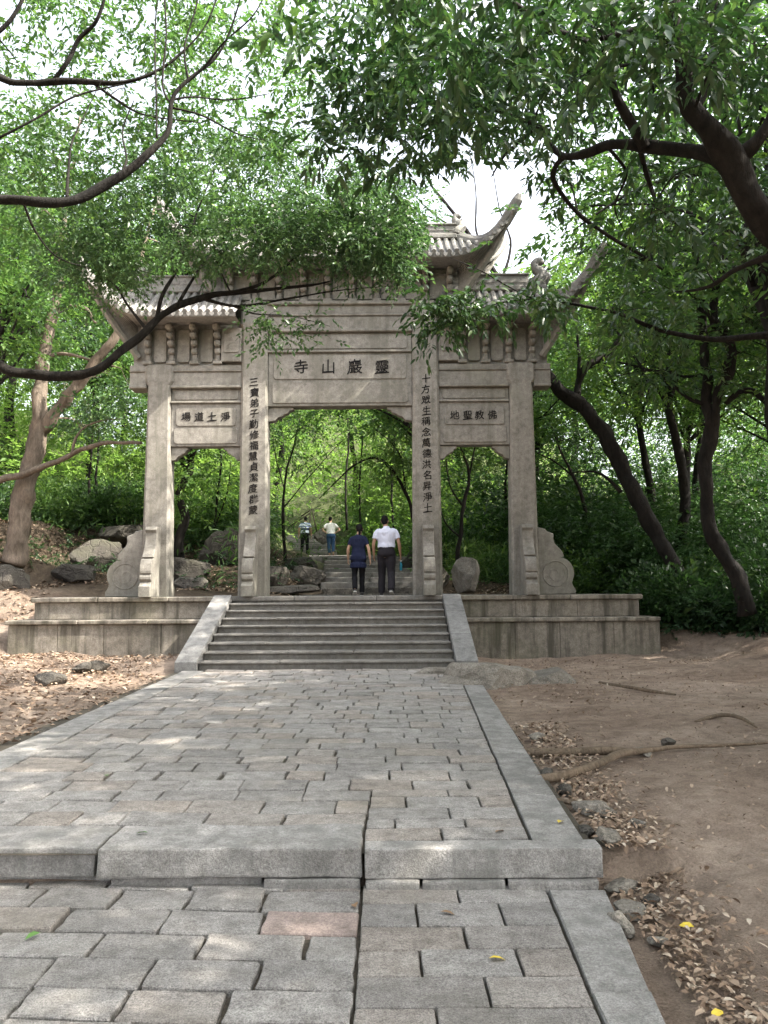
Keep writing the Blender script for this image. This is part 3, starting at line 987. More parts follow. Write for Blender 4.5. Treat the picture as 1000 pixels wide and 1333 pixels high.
# side bays
for sd_ in (-1, 1):
    a, b = CI + .29, CO - .26
    x0, x1 = (XC - b, XC - a) if sd_ < 0 else (XC + a, XC + b)
    lo = beam(x0, x1, GY - .15, 4.74, 5.69, .30)
    rpanel(x0 + .07, x1 - .07, GY - .15, 4.80, 5.14, parent=lo)
    pn = rpanel(x0 + .11, x1 - .11, GY - .15, 5.19, 5.58, parent=lo, name='inscribed_panel')
    t_, pxs, py = ('場道土淨', (241, 258, 275, 292.5), 541) if sd_ < 0 else ('地聖教佛', (592, 609, 624.5, 641), 539)
    for ch, px in zip(t_, pxs):
        p = at(px, py, 17)
        glyph(ch, p.x, GY - .176, 5.39, .21, pn, .12, .014)
    beam(x0, x1, GY - .20, 5.69, 5.735, .40, .01, 'moulding')
    md = beam(x0, x1, GY - .12, 5.735, 6.02, .24)
    rpanel(x0 + .07, x1 - .07, GY - .12, 5.78, 5.98, .04, parent=md)
    beam(x0, x1, GY - .22, 6.02, 6.085, .44, .015, 'moulding')
    beam(x0, x1, GY - .17, 6.085, 6.39, .34)
    beam(x0, x1, GY - .21, 6.39, 6.42, .42, .01, 'moulding')
    beam(x0, x1, GY - .18, 6.42, 6.54, .36)
    for s, x in ((1, x0), (-1, x1)):
        spandrel(x, s, 4.735, .38, .30, GY - .10, .20)
    # outer stub of the beam beyond the outer pillar
    xo, xe = XC + sd_ * (CO + .28), XC + sd_ * 4.60
    beam(min(xo, xe), max(xo, xe), GY - .22, 6.02, 6.085, .44, .015, 'moulding')
    beam(min(xo, xe), max(xo, xe), GY - .17, 6.085, 6.39, .34)
    beam(min(xo, xe), max(xo, xe), GY - .21, 6.39, 6.42, .42, .01, 'moulding')
    beam(min(xo, xe), max(xo, xe), GY - .18, 6.42, 6.54, .36)
    # bracket storey: plate, bracket stacks, recessed panels
    xa, xb = XC + sd_ * (CI + .29), XC + sd_ * 4.55
    beam(min(xa, xb), max(xa, xb), GY - .07, 6.545, 7.5, .14, .005, 'back_wall')
    ca, cb = XC + sd_ * (CI + .29), XC + sd_ * 2.60
    cp = beam(min(ca, cb), max(ca, cb), GY - .23, 6.60, 7.36, .15, .012, 'carved_panel')
    rp = rpanel(min(ca, cb) + .06, max(ca, cb) - .05, GY - .23, 6.80, 7.22, .03, parent=cp, name='relief')
    mbc = MB()
    for k in range(9):
        th = k * 2.4
        c0 = Vector(((ca + cb) / 2 + .11 * math.cos(th) * (k / 9 + .2), GY - .262, 7.0 + .12 * math.sin(th)))
        tube(mbc, [c0 + Vector((.035 * math.cos(a_ + k), 0, .025 * math.sin(a_ * 1.3 + k))) for a_ in np.linspace(0, 3.6, 6)], [.004, .009, .011, .011, .008, .003], 5)
    obj('scroll_carving', mbc, M_GATE, cp)

def bracket(x, z0, z1, n, proj):
    """corbelled stack of rounded blocks"""
    dz = (z1 - z0) / n
    root = None
    for i in range(n):
        mb = MB()
        yy = GY - .10 - proj * (i + .6) / n
        cbox(mb, x - .068, x + .068, yy, GY - .06, z0 + dz * i + .012, z0 + dz * (i + 1) - .012, .035)
        o = obj('bracket' if root is None else 'bracket_block', mb, M_GATE, gate if root is None else root, smooth=False)
        if root is None:
            root = o
            m2 = MB(); cbox(m2, x - .1, x + .1, GY - .24, GY - .06, z0 - .06, z0 + .01, .012); obj('bracket_foot', m2, M_GATE, root)
    mb = MB(); cbox(mb, x - .045, x + .045, GY - .16, GY - .06, z0, z1, .004); obj('bracket_stem', mb, M_GATE, root)
    return root

for sd_ in (-1, 1):
    for u in (2.68, 3.19, 3.70, 4.21):
        bracket(XC + sd_ * u, 6.61, 7.40, 5, .42)
    for u0, u1 in ((2.78, 3.09), (3.29, 3.60), (3.80, 4.11)):
        a, b = sorted((XC + sd_ * u0, XC + sd_ * u1))
        pr = [(a + .02, 6.66), (a + .05, 6.62), (b - .05, 6.62), (b - .02, 6.66), (b - .02, 7.36), (a + .02, 7.36)]
        mb = MB(); prism(mb, pr, GY - .13, GY - .068, .01); obj('bracket_panel', mb, M_GATE, gate)
for u in (-2.42, -1.89, -1.35, -.81, -.27, .27, .81, 1.35, 1.89, 2.42):
    bracket(XC + u, 8.00, 8.66, 4, .42)
for i in range(9):
    a = XC - 2.42 + .10 + i * .538; b = a + .34
    mb = MB(); prism(mb, [(a, 8.02), (b, 8.02), (b, 8.62), (a, 8.62)], GY - .13, GY - .068, .01); obj('bracket_panel', mb, M_GATE, gate)
beam(XC - 2.6, XC + 2.6, GY - .07, 7.951, 8.72, .14, .005, 'back_wall')

# roofs -------------------------------------------------
def roof(name, u_in, u_r, u_t, u0, dep, zr, ze, lift, sides, zb, u_b, pitch=.162):
    def surf(u, t, s, fr=-1):
        q = max(0, (u - u0) / (u_t - u0))
        return Vector((XC + s * u, GY + fr * dep * t, zr - (zr - ze) * (1.35 * t - .35 * t * t) + lift * q ** 2.3 * t))
    def th(u): return max(0.0, (u - u_r) / (u_t - u_r))
    NU, NT = 36, 6
    root = None
    for s in sides:
        mb = MB()
        for fr in (-1, 1):
            V, f = [], []
            for i in range(NU + 1):
                u = u_in + (u_t - u_in) * i / NU
                t0 = th(u)
                for j in range(NT + 1):
                    t = t0 + (1 - t0) * j / NT
                    V.append(surf(u, t, s, fr))
            for i in range(NU):
                for j in range(NT):
                    a = i * (NT + 1) + j
                    f.append((a, a + 1, a + NT + 2, a + NT + 1))
            mb.add(V, f)
            # fascia + soffit from the eave to the bracket storey
            V, f = [], []
            for i in range(NU + 1):
                u = u_in + (u_t - u_in) * i / NU
                p = surf(u, 1, s, fr)
                ub = min(u, u_b)
                V += [p, p + Vector((0, -fr * .03, -.085)), p + Vector((0, -fr * .06, -.09)), Vector((XC + s * ub, GY + fr * .16, zb - (0 if u < u_b else (u - u_b) / (u_t - u_b) * .62)))]
            for i in range(NU):
                for j in range(3):
                    a = i * 4 + j
                    f.append((a, a + 1, a + 5, a + 4))
            mb.add(V, f)
        # outer hip end
        V, f = [], []
        for j in range(NT + 1):
            u = u_r + (u_t - u_r) * j / NT
            V += [surf(u, th(u), s, -1), surf(u, th(u), s, 1)]
        for j in range(NT):
            f.append((2 * j, 2 * j + 1, 2 * j + 3, 2 * j + 2))
        mb.add(V, f)
        me_root = obj('roof', mb, M_ROOF, gate, recalc=True)
        # tile rows, front
        u = u_in + .09
        while u < u_t - .18:
            t0 = th(u) + .01
            pts = [surf(u, t0 + (1.015 - t0) * j / 5, s, -1) + Vector((0, 0, .018)) for j in range(6)]
            m2 = MB(); tube(m2, pts, [.055] * 6, 8, ref=(1, 0, 0))
            o = obj('roof_tile', m2, M_ROOF, me_root, smooth=False)
            # drip tile between rows
            p = surf(min(u + pitch / 2, u_t), 1.0, s, -1)
            w = pitch * .30
            m3 = MB(); prism(m3, [(p.x - w, p.z - .01), (p.x - w * .8, p.z - .06), (p.x, p.z - .095), (p.x + w * .8, p.z - .06), (p.x + w, p.z - .01)], p.y - .022, p.y - .002)
            obj('drip_tile', m3, M_ROOF, me_root)
            u += pitch
        # back rows joined
        m2 = MB(); u = u_in + .09
        while u < u_t - .18:
            t0 = th(u) + .01
            tube(m2, [surf(u, t0 + (1.015 - t0) * j / 4, s, 1) + Vector((0, 0, .018)) for j in range(5)], [.055] * 5, 6, ref=(1, 0, 0))
            u += pitch
        o = obj('rear_tiles', m2, M_ROOF, me_root); o['kind'] = 'stuff'
        # hip ridges rising to a horn
        for fr in (-1, 1):
            pts, rr = [], []
            for j in range(9):
                uu = u_r - .05 + (u_t - u_r + .05) * j / 8
                pts.append(surf(uu, th(max(uu, u_r)), s, fr) + Vector((0, 0, .05)))
                rr.append(.085)
            d = (pts[-1] - pts[-2]).normalized()
            tip = pts[-1] + Vector((s * .10, fr * .06, .17))
            tip2 = tip + Vector((s * .03, fr * .02, .13))
            pts += [tip, tip2]; rr += [.075, .03]
            m2 = MB(); tube(m2, pts, rr, 8, flat=1.5, ref=(0, 1, 0)); obj('hip_ridge', m2, M_ROOF, me_root)
            for j in range(1, 9):
                if fr > 0: break
                m2 = MB(); p = pts[j]; tube(m2, [p + Vector((0, fr * .03, -.10)), p + Vector((0, fr * .10, -.05))], [.05, .045], 8)
                obj('hip_tile', m2, M_ROOF, me_root)
            # corner beam under the horn
            q0 = Vector((XC + s * (u_b - .02), GY + fr * .12, zb - .72)); q1 = surf(u_t, 1, s, fr) + Vector((-s * .04, -fr * .05, -.12))
            mid = q0.lerp(q1, .55) + Vector((s * .03, 0, -.05))
            p_, r_ = smooth_path([q0, mid, q1], [.085, .075, .05], 5)
            m2 = MB(); tube(m2, p_, r_, 6, ref=(0, 1, 0)); obj('corner_beam', m2, M_GATE, me_root)
    return surf

def ridge(x0, x1, z0, z1, nm='ridge'):
    mb = MB()
    cbox(mb, x0, x1, GY - .11, GY + .11, z0, z1 - .05, .01)
    o = obj(nm, mb, M_ROOF, gate)
    mb = MB(); cbox(mb, x0 - .02, x1 + .02, GY - .15, GY + .15, z1 - .05, z1, .02); obj('ridge_cap', mb, M_ROOF, o)
    n = max(1, int((x1 - x0) / .55)); w = (x1 - x0) / n
    for i in range(n):
        mb = MB(); prism(mb, [(x0 + w * i + .05, z0 + .12), (x0 + w * (i + 1) - .05, z0 + .12), (x0 + w * (i + 1) - .05, z1 - .1), (x0 + w * i + .05, z1 - .1)], GY - .122, GY - .108, .004); obj('ridge_panel', mb, M_ROOF, o)
    mb = MB(); cbox(mb, x0 - .01, x1 + .01, GY - .14, GY + .14, z0 - .06, z0 + .05, .02); obj('ridge_base', mb, M_ROOF, o)
    return o

def dragon(x, z, s, h=.5):
    """curled fish-dragon ornament biting the ridge end"""
    mb = MB()
    pts = [(0, 0, 0), (s * .02, 0, .10), (s * .10, 0, .2), (s * .07, 0, .32), (-s * .04, 0, .40), (-s * .06, 0, .5), (s * .03, 0, .56), (s * .10, 0, .52)]
    k = h / .56
    p_, r_ = smooth_path([Vector(p) * k + Vector((x, GY, z)) for p in pts], [.17 * k, .19 * k, .16 * k, .14 * k, .12 * k, .10 * k, .08 * k, .03 * k], 4)
    tube(mb, p_, r_, 10, flat=.8, lump=.35)
    o = obj('ridge_dragon', mb, M_ROOF, gate, smooth=True)
    mb = MB()
    for i in range(5):
        a = Vector((x + s * (.10 - .02 * i) * k, GY - .03 + .015 * i, z + (.12 + .09 * i) * k))
        tube(mb, [a, a + Vector((s * .10 * k, -.02, .05 * k)), a + Vector((s * .13 * k, -.03, .12 * k))], [.03 * k, .022 * k, .005], 6)
    obj('dragon_fin', mb, M_ROOF, o); mb = MB()
    tube(mb, [Vector((x - s * .10 * k, GY, z + .10 * k)), Vector((x - s * .22 * k, GY, z + .13 * k)), Vector((x - s * .27 * k, GY, z + .08 * k))], [.09 * k, .06 * k, .03 * k], 8, lump=.3)
    obj('dragon_snout', mb, M_ROOF, o)
    return o

roof('side', 2.16, 4.20, 5.50, 3.95, .95, 8.24, 7.46, 1.08, (-1, 1), 7.44, 4.45)
roof('main', 0.0, 2.66, 3.72, 2.30, .95, 9.46, 8.73, .90, (-1, 1), 8.70, 2.62)
for s in (-1, 1):
    a, b = sorted((XC + s * 2.20, XC + s * 4.18)); ridge(a, b, 8.27, 8.60)
    dragon(XC + s * 4.42, 8.30, s, .62)
    mb = MB(); cbox(mb, XC + s * 4.42 - .17, XC + s * 4.42 + .17, GY - .16, GY + .16, 8.16, 8.34, .03); obj('ridge_block', mb, M_ROOF, gate)
    a, b = sorted((XC + s * 1.52, XC + s * 2.60)); ridge(a, b, 9.48, 9.77)
    dragon(XC + s * 2.62, 9.55, s, .45)
    mb = MB(); cbox(mb, XC + s * 1.46 - .14, XC + s * 1.46 + .14, GY - .17, GY + .17, 9.45, 10.05, .03); obj('ridge_block', mb, M_ROOF, gate)
    dragon(XC + s * 1.48, 10.0, s, .36)
ridge(XC - 1.32, XC + 1.32, 9.48, 10.08)
mb = MB()
prof = [(10.05, .12), (10.12, .17), (10.18, .10), (10.25, .15), (10.35, .16), (10.44, .08), (10.50, .09), (10.58, .03)]
tube(mb, [(XC, GY, z) for z, r in prof], [r for z, r in prof], 14); obj('finial', mb, M_ROOF, gate, smooth=False)

# clip stones before and behind every pillar, profile scrolls
def clip_profile():
    pr = [(0, 1.47), (.30, 1.47), (.34, 1.40), (.30, 1.34)]
    for k in range(1, 9):
        t = k / 8; pr.append((.30 + .22 * t - .07 * math.sin(t * math.pi) , 1.34 - .52 * t))
    for k in range(0, 7):
        t = k / 6; pr.append((.56 + .10 * math.sin(t * math.pi * .6), .82 - .34 * t) if k else (.46, .80))
    pr += [(.62, .47), (.66, .42), (.66, .36), (.61, .31), (.66, .25), (.72, .22), (.72, 0), (0, 0)]
    return pr
def clip_stone(cx, dirn, sc=1.0):
    pr = clip_profile()
    V, n = [], len(pr)
    w = .118
    for x in (cx - w, cx + w):
        for d, z in pr:
            V.append((x, GY + dirn * (.24 + d), PLAT_Z + z * sc))
    f = [tuple(range(n)), tuple(range(n, 2 * n))[::-1]] + [(i, (i + 1) % n, n + (i + 1) % n, n + i) for i in range(n)]
    o = obj('clip_stone', MB().add(V, f), M_GATE, gate)
    bv = o.modifiers.new('worn_edge', 'BEVEL'); bv.width = .008; bv.segments = 1; bv.limit_method = 'ANGLE'
    return o
for u in (-CO, -CI, CI, CO):
    clip_stone(XC + u, -1); clip_stone(XC + u, 1)
# drum stones flanking the outer pillars, outline seen from the front
for s in (-1, 1):
    x0 = CO + .29
    pts = [(0, 0), (.98, 0), (.98, .10), (.93, .16)]
    for k in range(9):
        th_ = -0.9 + k * 2.5 / 8
        pts.append((.55 + .40 * math.cos(th_), .50 + .38 * math.sin(th_)) if th_ > -.6 else (.90, .22))
    pts += [(.68, .90), (.66, 1.0), (.55, 1.12), (.44, 1.22), (.40, 1.34), (.42, 1.44), (.36, 1.47), (.26, 1.50), (.20, 1.56), (.10, 1.58), (0, 1.60)]
    poly = [(XC + s * (x0 + a * .80), PLAT_Z + b * .90) for a, b in pts]
    mb = MB(); prism(mb, poly, GY - .15, GY + .15, .02)
    ds = obj('drum_stone', mb, M_GATE, gate)
    mb = MB()
    ring = [Vector((XC + s * (x0 + .36), GY - .150, PLAT_Z + .44)) + Vector((.27 * math.cos(a), 0, .27 * math.sin(a))) for a in np.linspace(0, 2 * math.pi, 25)]
    tube(mb, ring, [.014] * 25, 6, cap=False)
    sp = [Vector((XC + s * (x0 + .36), GY - .150, PLAT_Z + .44)) + Vector((s * (.05 + .16 * t) * math.cos(t * 7), 0, (.05 + .16 * t) * math.sin(t * 7))) for t in np.linspace(0, 1, 18)]
    tube(mb, sp, [.008] * 18, 5)
    obj('scroll_relief', mb, M_GATE, ds)

# ------------------------------------------------------------------ stepped path behind
hs = thing('hillside_steps', 'worn stone steps climbing the wooded slope behind the gate', 'steps', (-.5, 24, 2))
def hill_flight(y0, y1, n, x_l, x_r, z0, z1):
    for i in range(n):
        ya = y0 + (y1 - y0) * i / n; yb = y0 + (y1 - y0) * (i + 1) / n
        t = i / max(1, n - 1)
        a = x_l[0] + (x_l[1] - x_l[0]) * t + R.uniform(-.08, .08); b = x_r[0] + (x_r[1] - x_r[0]) * t + R.uniform(-.08, .08)
        z = z0 + (z1 - z0) * (i + 1) / n
        c = R.uniform(.35, .65)
        for (p, q) in ((a, a + (b - a) * c - .006), (a + (b - a) * c + .006, b)):
            mb = MB(); cbox(mb, p, q, ya + R.uniform(-.02, .02), yb + .05, z - .26, z + R.uniform(-.008, .008), .02, .008)
            obj('step_stone', mb, M_ROCKL if i < 1 else M_STEP, hs)
hill_flight(19.2, 20.2, 1, (-1.9, -1.9), (1.5, 1.5), 1.46, 1.53)
hill_flight(20.2, 27.6, 8, (-1.55, -1.95), (1.25, .95), 1.53, 2.74)
hill_flight(27.7, 33.4, 4, (-2.2, -4.1), (.5, -1.4), 2.74, 3.05)
hill_flight(33.8, 42, 11, (-4.45, -5.0), (-2.1, -2.6), 3.05, 4.55)

# ------------------------------------------------------------------ rocks
from mathutils import geometry
import bmesh
def rock_mesh(seed, sub=4, flat=.7, rough=.35, planes=9):
    bm = bmesh.new()
    bmesh.ops.create_icosphere(bm, subdivisions=sub, radius=1)
    r = random.Random(seed)
    cuts = [(Vector((r.gauss(0, 1), r.gauss(0, 1), r.gauss(0, 1) * .8)).normalized(), r.uniform(.55, .85)) for _ in range(planes)]
    o = Vector((seed * 3.7, seed * 1.3, 0))
    for v in bm.verts:
        p = v.co.copy()
        p *= 1 + rough * mnoise.noise(p * 1.1 + o) + .12 * mnoise.noise(p * 3 + o)
        for n, d in cuts:
            k = p.dot(n)
            if k > d: p -= n * (k - d) * .97
        p.z *= flat
        p += Vector((mnoise.noise(p * 7 + o), mnoise.noise(p * 7 + o * 2), mnoise.noise(p * 7 - o))) * .025
        v.co = p
    me = bpy.data.meshes.new('rock_surface')
    bm.to_mesh(me); bm.free()
    return me
ROCKS = [rock_mesh(s, 4, .7 if s % 2 else .85) for s in range(6)]
SMALL = [rock_mesh(20 + s, 2, .6) for s in range(4)]
def rock(px, py, D, sx, sy, sz, label, mt=None, rz=None, k=None, name='rock', group=None, sink=.3, small=False, xyz=None):
    p = Vector(xyz) if xyz else at(px, py, D)
    base = (SMALL if small else ROCKS)
    me = base[(k if k is not None else R.randrange(len(base)))].copy() if mt else base[R.randrange(len(base))].copy()
    me.materials.append(mt or M_ROCK)
    o = bpy.data.objects.new(name, me)
    COL.objects.link(o)
    z = hz(p.x, p.y) + sz * (1 - sink) * .45
    o.location = (p.x, p.y, z if xyz is None or len(xyz) < 3 or xyz[2] == 0 else xyz[2])
    o.scale = (sx / 2, sy / 2, sz / 2 / .7)
    o.rotation_euler = (R.uniform(-.15, .15), R.uniform(-.15, .15), rz if rz is not None else R.uniform(0, 6.28))
    return tag(o, label, 'rock', group)

def rock_at(px, py, D, w, h, dep, label, mt=M_ROCK, k=0, **kw):
    """rock whose centre shows at the given place and whose size in metres is w x h"""
    p = at(px, py, D)
    me = ROCKS[k].copy(); me.materials.append(mt)
    o = bpy.data.objects.new('boulder' if w > .8 else 'rock', me)
    COL.objects.link(o); o.location = p
    o.scale = (w / 2 / .9, dep / 2 / .9, h / 2 / .62)
    o.rotation_euler = (0, R.uniform(-.1, .1), kw.get('rz', 0))
    return tag(o, label, 'rock', kw.get('group'))

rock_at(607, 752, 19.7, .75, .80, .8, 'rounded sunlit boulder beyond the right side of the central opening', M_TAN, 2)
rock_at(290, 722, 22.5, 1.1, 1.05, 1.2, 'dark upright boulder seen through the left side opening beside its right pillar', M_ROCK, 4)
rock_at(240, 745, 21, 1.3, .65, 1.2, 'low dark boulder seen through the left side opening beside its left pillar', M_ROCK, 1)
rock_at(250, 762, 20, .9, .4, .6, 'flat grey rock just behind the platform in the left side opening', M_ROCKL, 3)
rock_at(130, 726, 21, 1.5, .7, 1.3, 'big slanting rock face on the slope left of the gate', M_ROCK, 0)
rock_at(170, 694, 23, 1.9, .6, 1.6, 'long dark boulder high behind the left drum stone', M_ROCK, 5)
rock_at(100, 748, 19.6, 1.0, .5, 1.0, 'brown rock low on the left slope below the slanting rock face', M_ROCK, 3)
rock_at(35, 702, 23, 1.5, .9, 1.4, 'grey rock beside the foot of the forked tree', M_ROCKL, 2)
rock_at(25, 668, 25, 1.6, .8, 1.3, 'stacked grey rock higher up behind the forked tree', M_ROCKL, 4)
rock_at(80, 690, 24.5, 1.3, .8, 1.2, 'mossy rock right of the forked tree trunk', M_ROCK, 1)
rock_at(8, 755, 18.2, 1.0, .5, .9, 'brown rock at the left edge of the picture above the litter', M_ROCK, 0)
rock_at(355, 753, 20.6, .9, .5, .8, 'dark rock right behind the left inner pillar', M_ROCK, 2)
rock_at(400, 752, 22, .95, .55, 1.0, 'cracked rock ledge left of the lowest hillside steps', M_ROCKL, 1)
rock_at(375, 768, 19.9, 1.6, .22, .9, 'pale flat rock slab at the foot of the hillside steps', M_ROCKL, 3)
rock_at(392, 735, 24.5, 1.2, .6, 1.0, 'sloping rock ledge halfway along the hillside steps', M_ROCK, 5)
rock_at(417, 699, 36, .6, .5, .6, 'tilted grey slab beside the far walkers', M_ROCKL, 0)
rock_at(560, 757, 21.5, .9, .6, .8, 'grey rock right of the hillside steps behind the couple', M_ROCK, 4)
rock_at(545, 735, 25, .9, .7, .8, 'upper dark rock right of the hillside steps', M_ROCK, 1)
rock_at(632, 893, 12.0, 1.5, .62, 1.5, 'large smooth grey outcrop beside the stair foot at the path edge', M_TAN, 1, rz=.5)
rock_at(600, 880, 12.9, 1.3, .28, .7, 'low flat outcrop against the foot of the right ramp slab', M_TAN, 3)
rock_at(712, 893, 12.4, 1.3, .62, 1.3, 'second smooth outcrop further right in the bare earth', M_TAN, 5, rz=-.6)
rock_at(65, 887, 11.6, .45, .2, .4, 'grey stone lying in the leaf litter left of the path', M_ROCKL, 2)
rock_at(118, 869, 13.2, .5, .16, .4, 'flat stone in the litter below the left platform wall', M_ROCKL, 4)
rock_at(60, 955, 8.2, .35, .08, .3, 'small half buried stone at the left path edge', M_ROCKL, 0)
# rubble along the right edge of the path
for i, (px, py, w, h) in enumerate(((735, 1022, .16, .08), (770, 1045, .28, .12), (790, 1080, .26, .10), (762, 1070, .18, .07), (810, 1095, .20, .09), (820, 1118, .22, .10), (845, 1110, .15, .07), (830, 1060, .14, .06), (700, 960, .22, .09), (712, 1003, .18, .08), (838, 980, .18, .06), (855, 1150, .13, .06), (870, 970, .16, .07), (808, 1135, .17, .10))):
    D = 1.42 * F / (py - 768)
    p = at(px, py, D)
    me = ROCKS[i % 6].copy(); me.materials.append(M_TAN if i % 3 else M_ROCKL)
    o = bpy.data.objects.new('stone', me); COL.objects.link(o)
    o.location = (p.x, p.y, hz(p.x, p.y) + h * .15); o.scale = (w / 2, w * .36, h * .62)
    o.rotation_euler = (R.uniform(-.3, .3), R.uniform(-.3, .3), R.uniform(0, 6))
    tag(o, ['flat grey stone standing highest of the loose stones by the border slab', 'largest flat stone in the litter beyond the kerb end', 'broad stone just beyond the kerb end', 'slim stone against the border slab above the kerb',
            'stone right beside the end of the kerb', 'stone below the kerb end, against the lower border slab', 'small stone out in the litter below the kerb end', 'small stone on the outer side of the litter band', 'stone at the start of the long root, beside the path',
            'stone between the long root and the curved root', 'lone stone lying on the long root', 'lowest loose stone, in the litter right of the lower path', 'small stone half under the long root', 'pale stone under the kerb corner'][i], 'stone', 'loose stones beside the path')

# ------------------------------------------------------------------ roots
def root_thing(pts, rr, label):
    P_ = []
    for px, py, dz in pts:
        D = 1.36 * F / (py - 768)
        p = at(px, py, D); P_.append(Vector((p.x, p.y, hz(p.x, p.y) + dz + .012)))
    a, b = smooth_path(P_, rr, 6)
    mb = MB(); tube(mb, a, b, 9, lump=.5)
    o = obj('tree_root', mb, M_ROOT, smooth=True, base=P_[0])
    return tag(o, label, 'root')
root_thing([(676, 968, -.0), (720, 971, .02), (775, 972, .03), (830, 973, .02), (880, 968, .005), (940, 969, .0), (1000, 966, -.02)], [.035, .035, .035, .028, .022, .018, .01], 'long straight tree root crossing the bare earth right of the path')
root_thing([(690, 1000, 0), (735, 998, .02), (775, 988, .03), (812, 976, .03), (835, 972, .0)], [.03, .033, .035, .03, .02], 'curved root joining the long root, nearer the camera')
root_thing([(905, 938, -.01), (940, 936, .02), (965, 940, .02), (985, 947, -.01)], [.014, .02, .018, .01], 'short exposed root further back on the earth slope')
root_thing([(700, 1018, -.01), (760, 1030, .01), (800, 1040, -.01)], [.012, .014, .008], 'thin root at the stones beside the path')
root_thing([(780, 888, -.01), (815, 897, .02), (850, 903, .01), (880, 906, -.01)], [.015, .022, .02, .01], 'thin dark root near the platform corner')

# ------------------------------------------------------------------ trees
def tree_template(seed, H=9, crown_r=(3.0, 3.0, 3.0), clumps=90, per=140, leafL=.13, base=.45, bark=None, leafm=None, cr=.55):
    """trunk with limbs + leafy crown; returns the two meshes (unit scale, metres)"""
    r = random.Random(seed); g = np.random.default_rng(seed)
    tb = MB()
    sp = []
    x = y = 0; n = 9
    lean = Vector((r.uniform(-.1, .1), r.uniform(-.1, .1), 1))
    pts = [Vector((0, 0, -.4))]
    for i in range(1, n):
        pts.append(Vector((lean.x * H * .8 * i / n + r.uniform(-.14, .14), lean.y * H * .8 * i / n + r.uniform(-.14, .14), H * .86 * i / n)))
    rr = [.17 * (1 - .82 * i / n) + (.06 if i == 0 else 0) for i in range(n)]
    a, b = smooth_path(pts, rr, 3); tube(tb, a, b, 8, lump=.2)
    cc = Vector((lean.x * H * .5, lean.y * H * .5, H * (1 - base / 2) * .93))
    C = []
    for i in range(clumps):
        v = Vector((r.gauss(0, 1), r.gauss(0, 1), r.gauss(0, 1))).normalized() * (r.random() ** .45)
        p = cc + Vector((v.x * crown_r[0], v.y * crown_r[1], v.z * crown_r[2]))
        p += Vector((mnoise.noise(p * .6 + Vector((seed, 0, 0))), mnoise.noise(p * .6), 0)) * .9
        C.append(p)
    for i in range(0, clumps, 5):
        k = r.randint(len(a) // 2, len(a) - 2)
        q0, q1 = a[k], C[i]
        if q1.z < q0.z - 1: continue
        m = q0.lerp(q1, .5) + Vector((r.uniform(-.3, .3), r.uniform(-.3, .3), r.uniform(.0, .5)))
        p_, r_ = smooth_path([q0, m, q1], [b[k] * .45 + .01, .028, .01], 4)
        tube(tb, p_, r_, 5)
    Ca = np.array([tuple(c) for c in C])
    idx = np.repeat(np.arange(clumps), per // 9 + 1)
    off = g.normal(size=(len(idx), 3)) * np.array([cr, cr, cr * .42]) * g.uniform(.5, 1.3, (clumps, 1))[idx]
    P, Dv = sprays(Ca[idx] + off, off + g.normal(size=off.shape) * .3 * cr + np.array([0, 0, -.05]), 9, leafL * 3.4, g, droop=-.1)
    L = leafL * g.uniform(.6, 1.35, len(P))
    V, T = leaf_arrays(P, Dv, L, L * .5, up=1.7, r=g)
    t = obj('trunk', tb, bark or M_BARK, smooth=True)
    c = np_mesh('crown', V, T, leafm or M_LEAF_BG)
    return t, c

def stash(pair):
    out = [o.data for o in pair]
    for o in pair: bpy.data.objects.remove(o)
    return out
TT = [stash(tree_template(101, 11, (3.4, 3.2, 3.6), 120, 120, .14, .62, cr=.42)),
      stash(tree_template(102, 9, (2.6, 2.8, 2.8), 100, 115, .125, .6, cr=.38)),
      stash(tree_template(103, 13, (3.2, 3.4, 4.2), 130, 115, .14, .6, cr=.42)),
      stash(tree_template(104, 7, (2.4, 2.2, 2.6), 85, 120, .115, .75, cr=.36)),
      stash(tree_template(105, 10, (3.8, 3.4, 2.4), 120, 115, .135, .45, cr=.42))]

def place_tree(x, y, kind, sc, label, group=None, rz=None, z=None, tilt=(0, 0), name='woodland_tree'):
    t = thing(name, label, 'tree', (x, y, (hz(x, y) if z is None else z)), group)
    t.rotation_euler = (tilt[0], tilt[1], R.uniform(0, 6.28) if rz is None else rz)
    t.scale = (sc, sc, sc * R.uniform(.95, 1.1))
    for nm, me in zip(('trunk', 'crown'), TT[kind]):
        o = bpy.data.objects.new(nm, me); COL.objects.link(o); o.parent = t
    return t

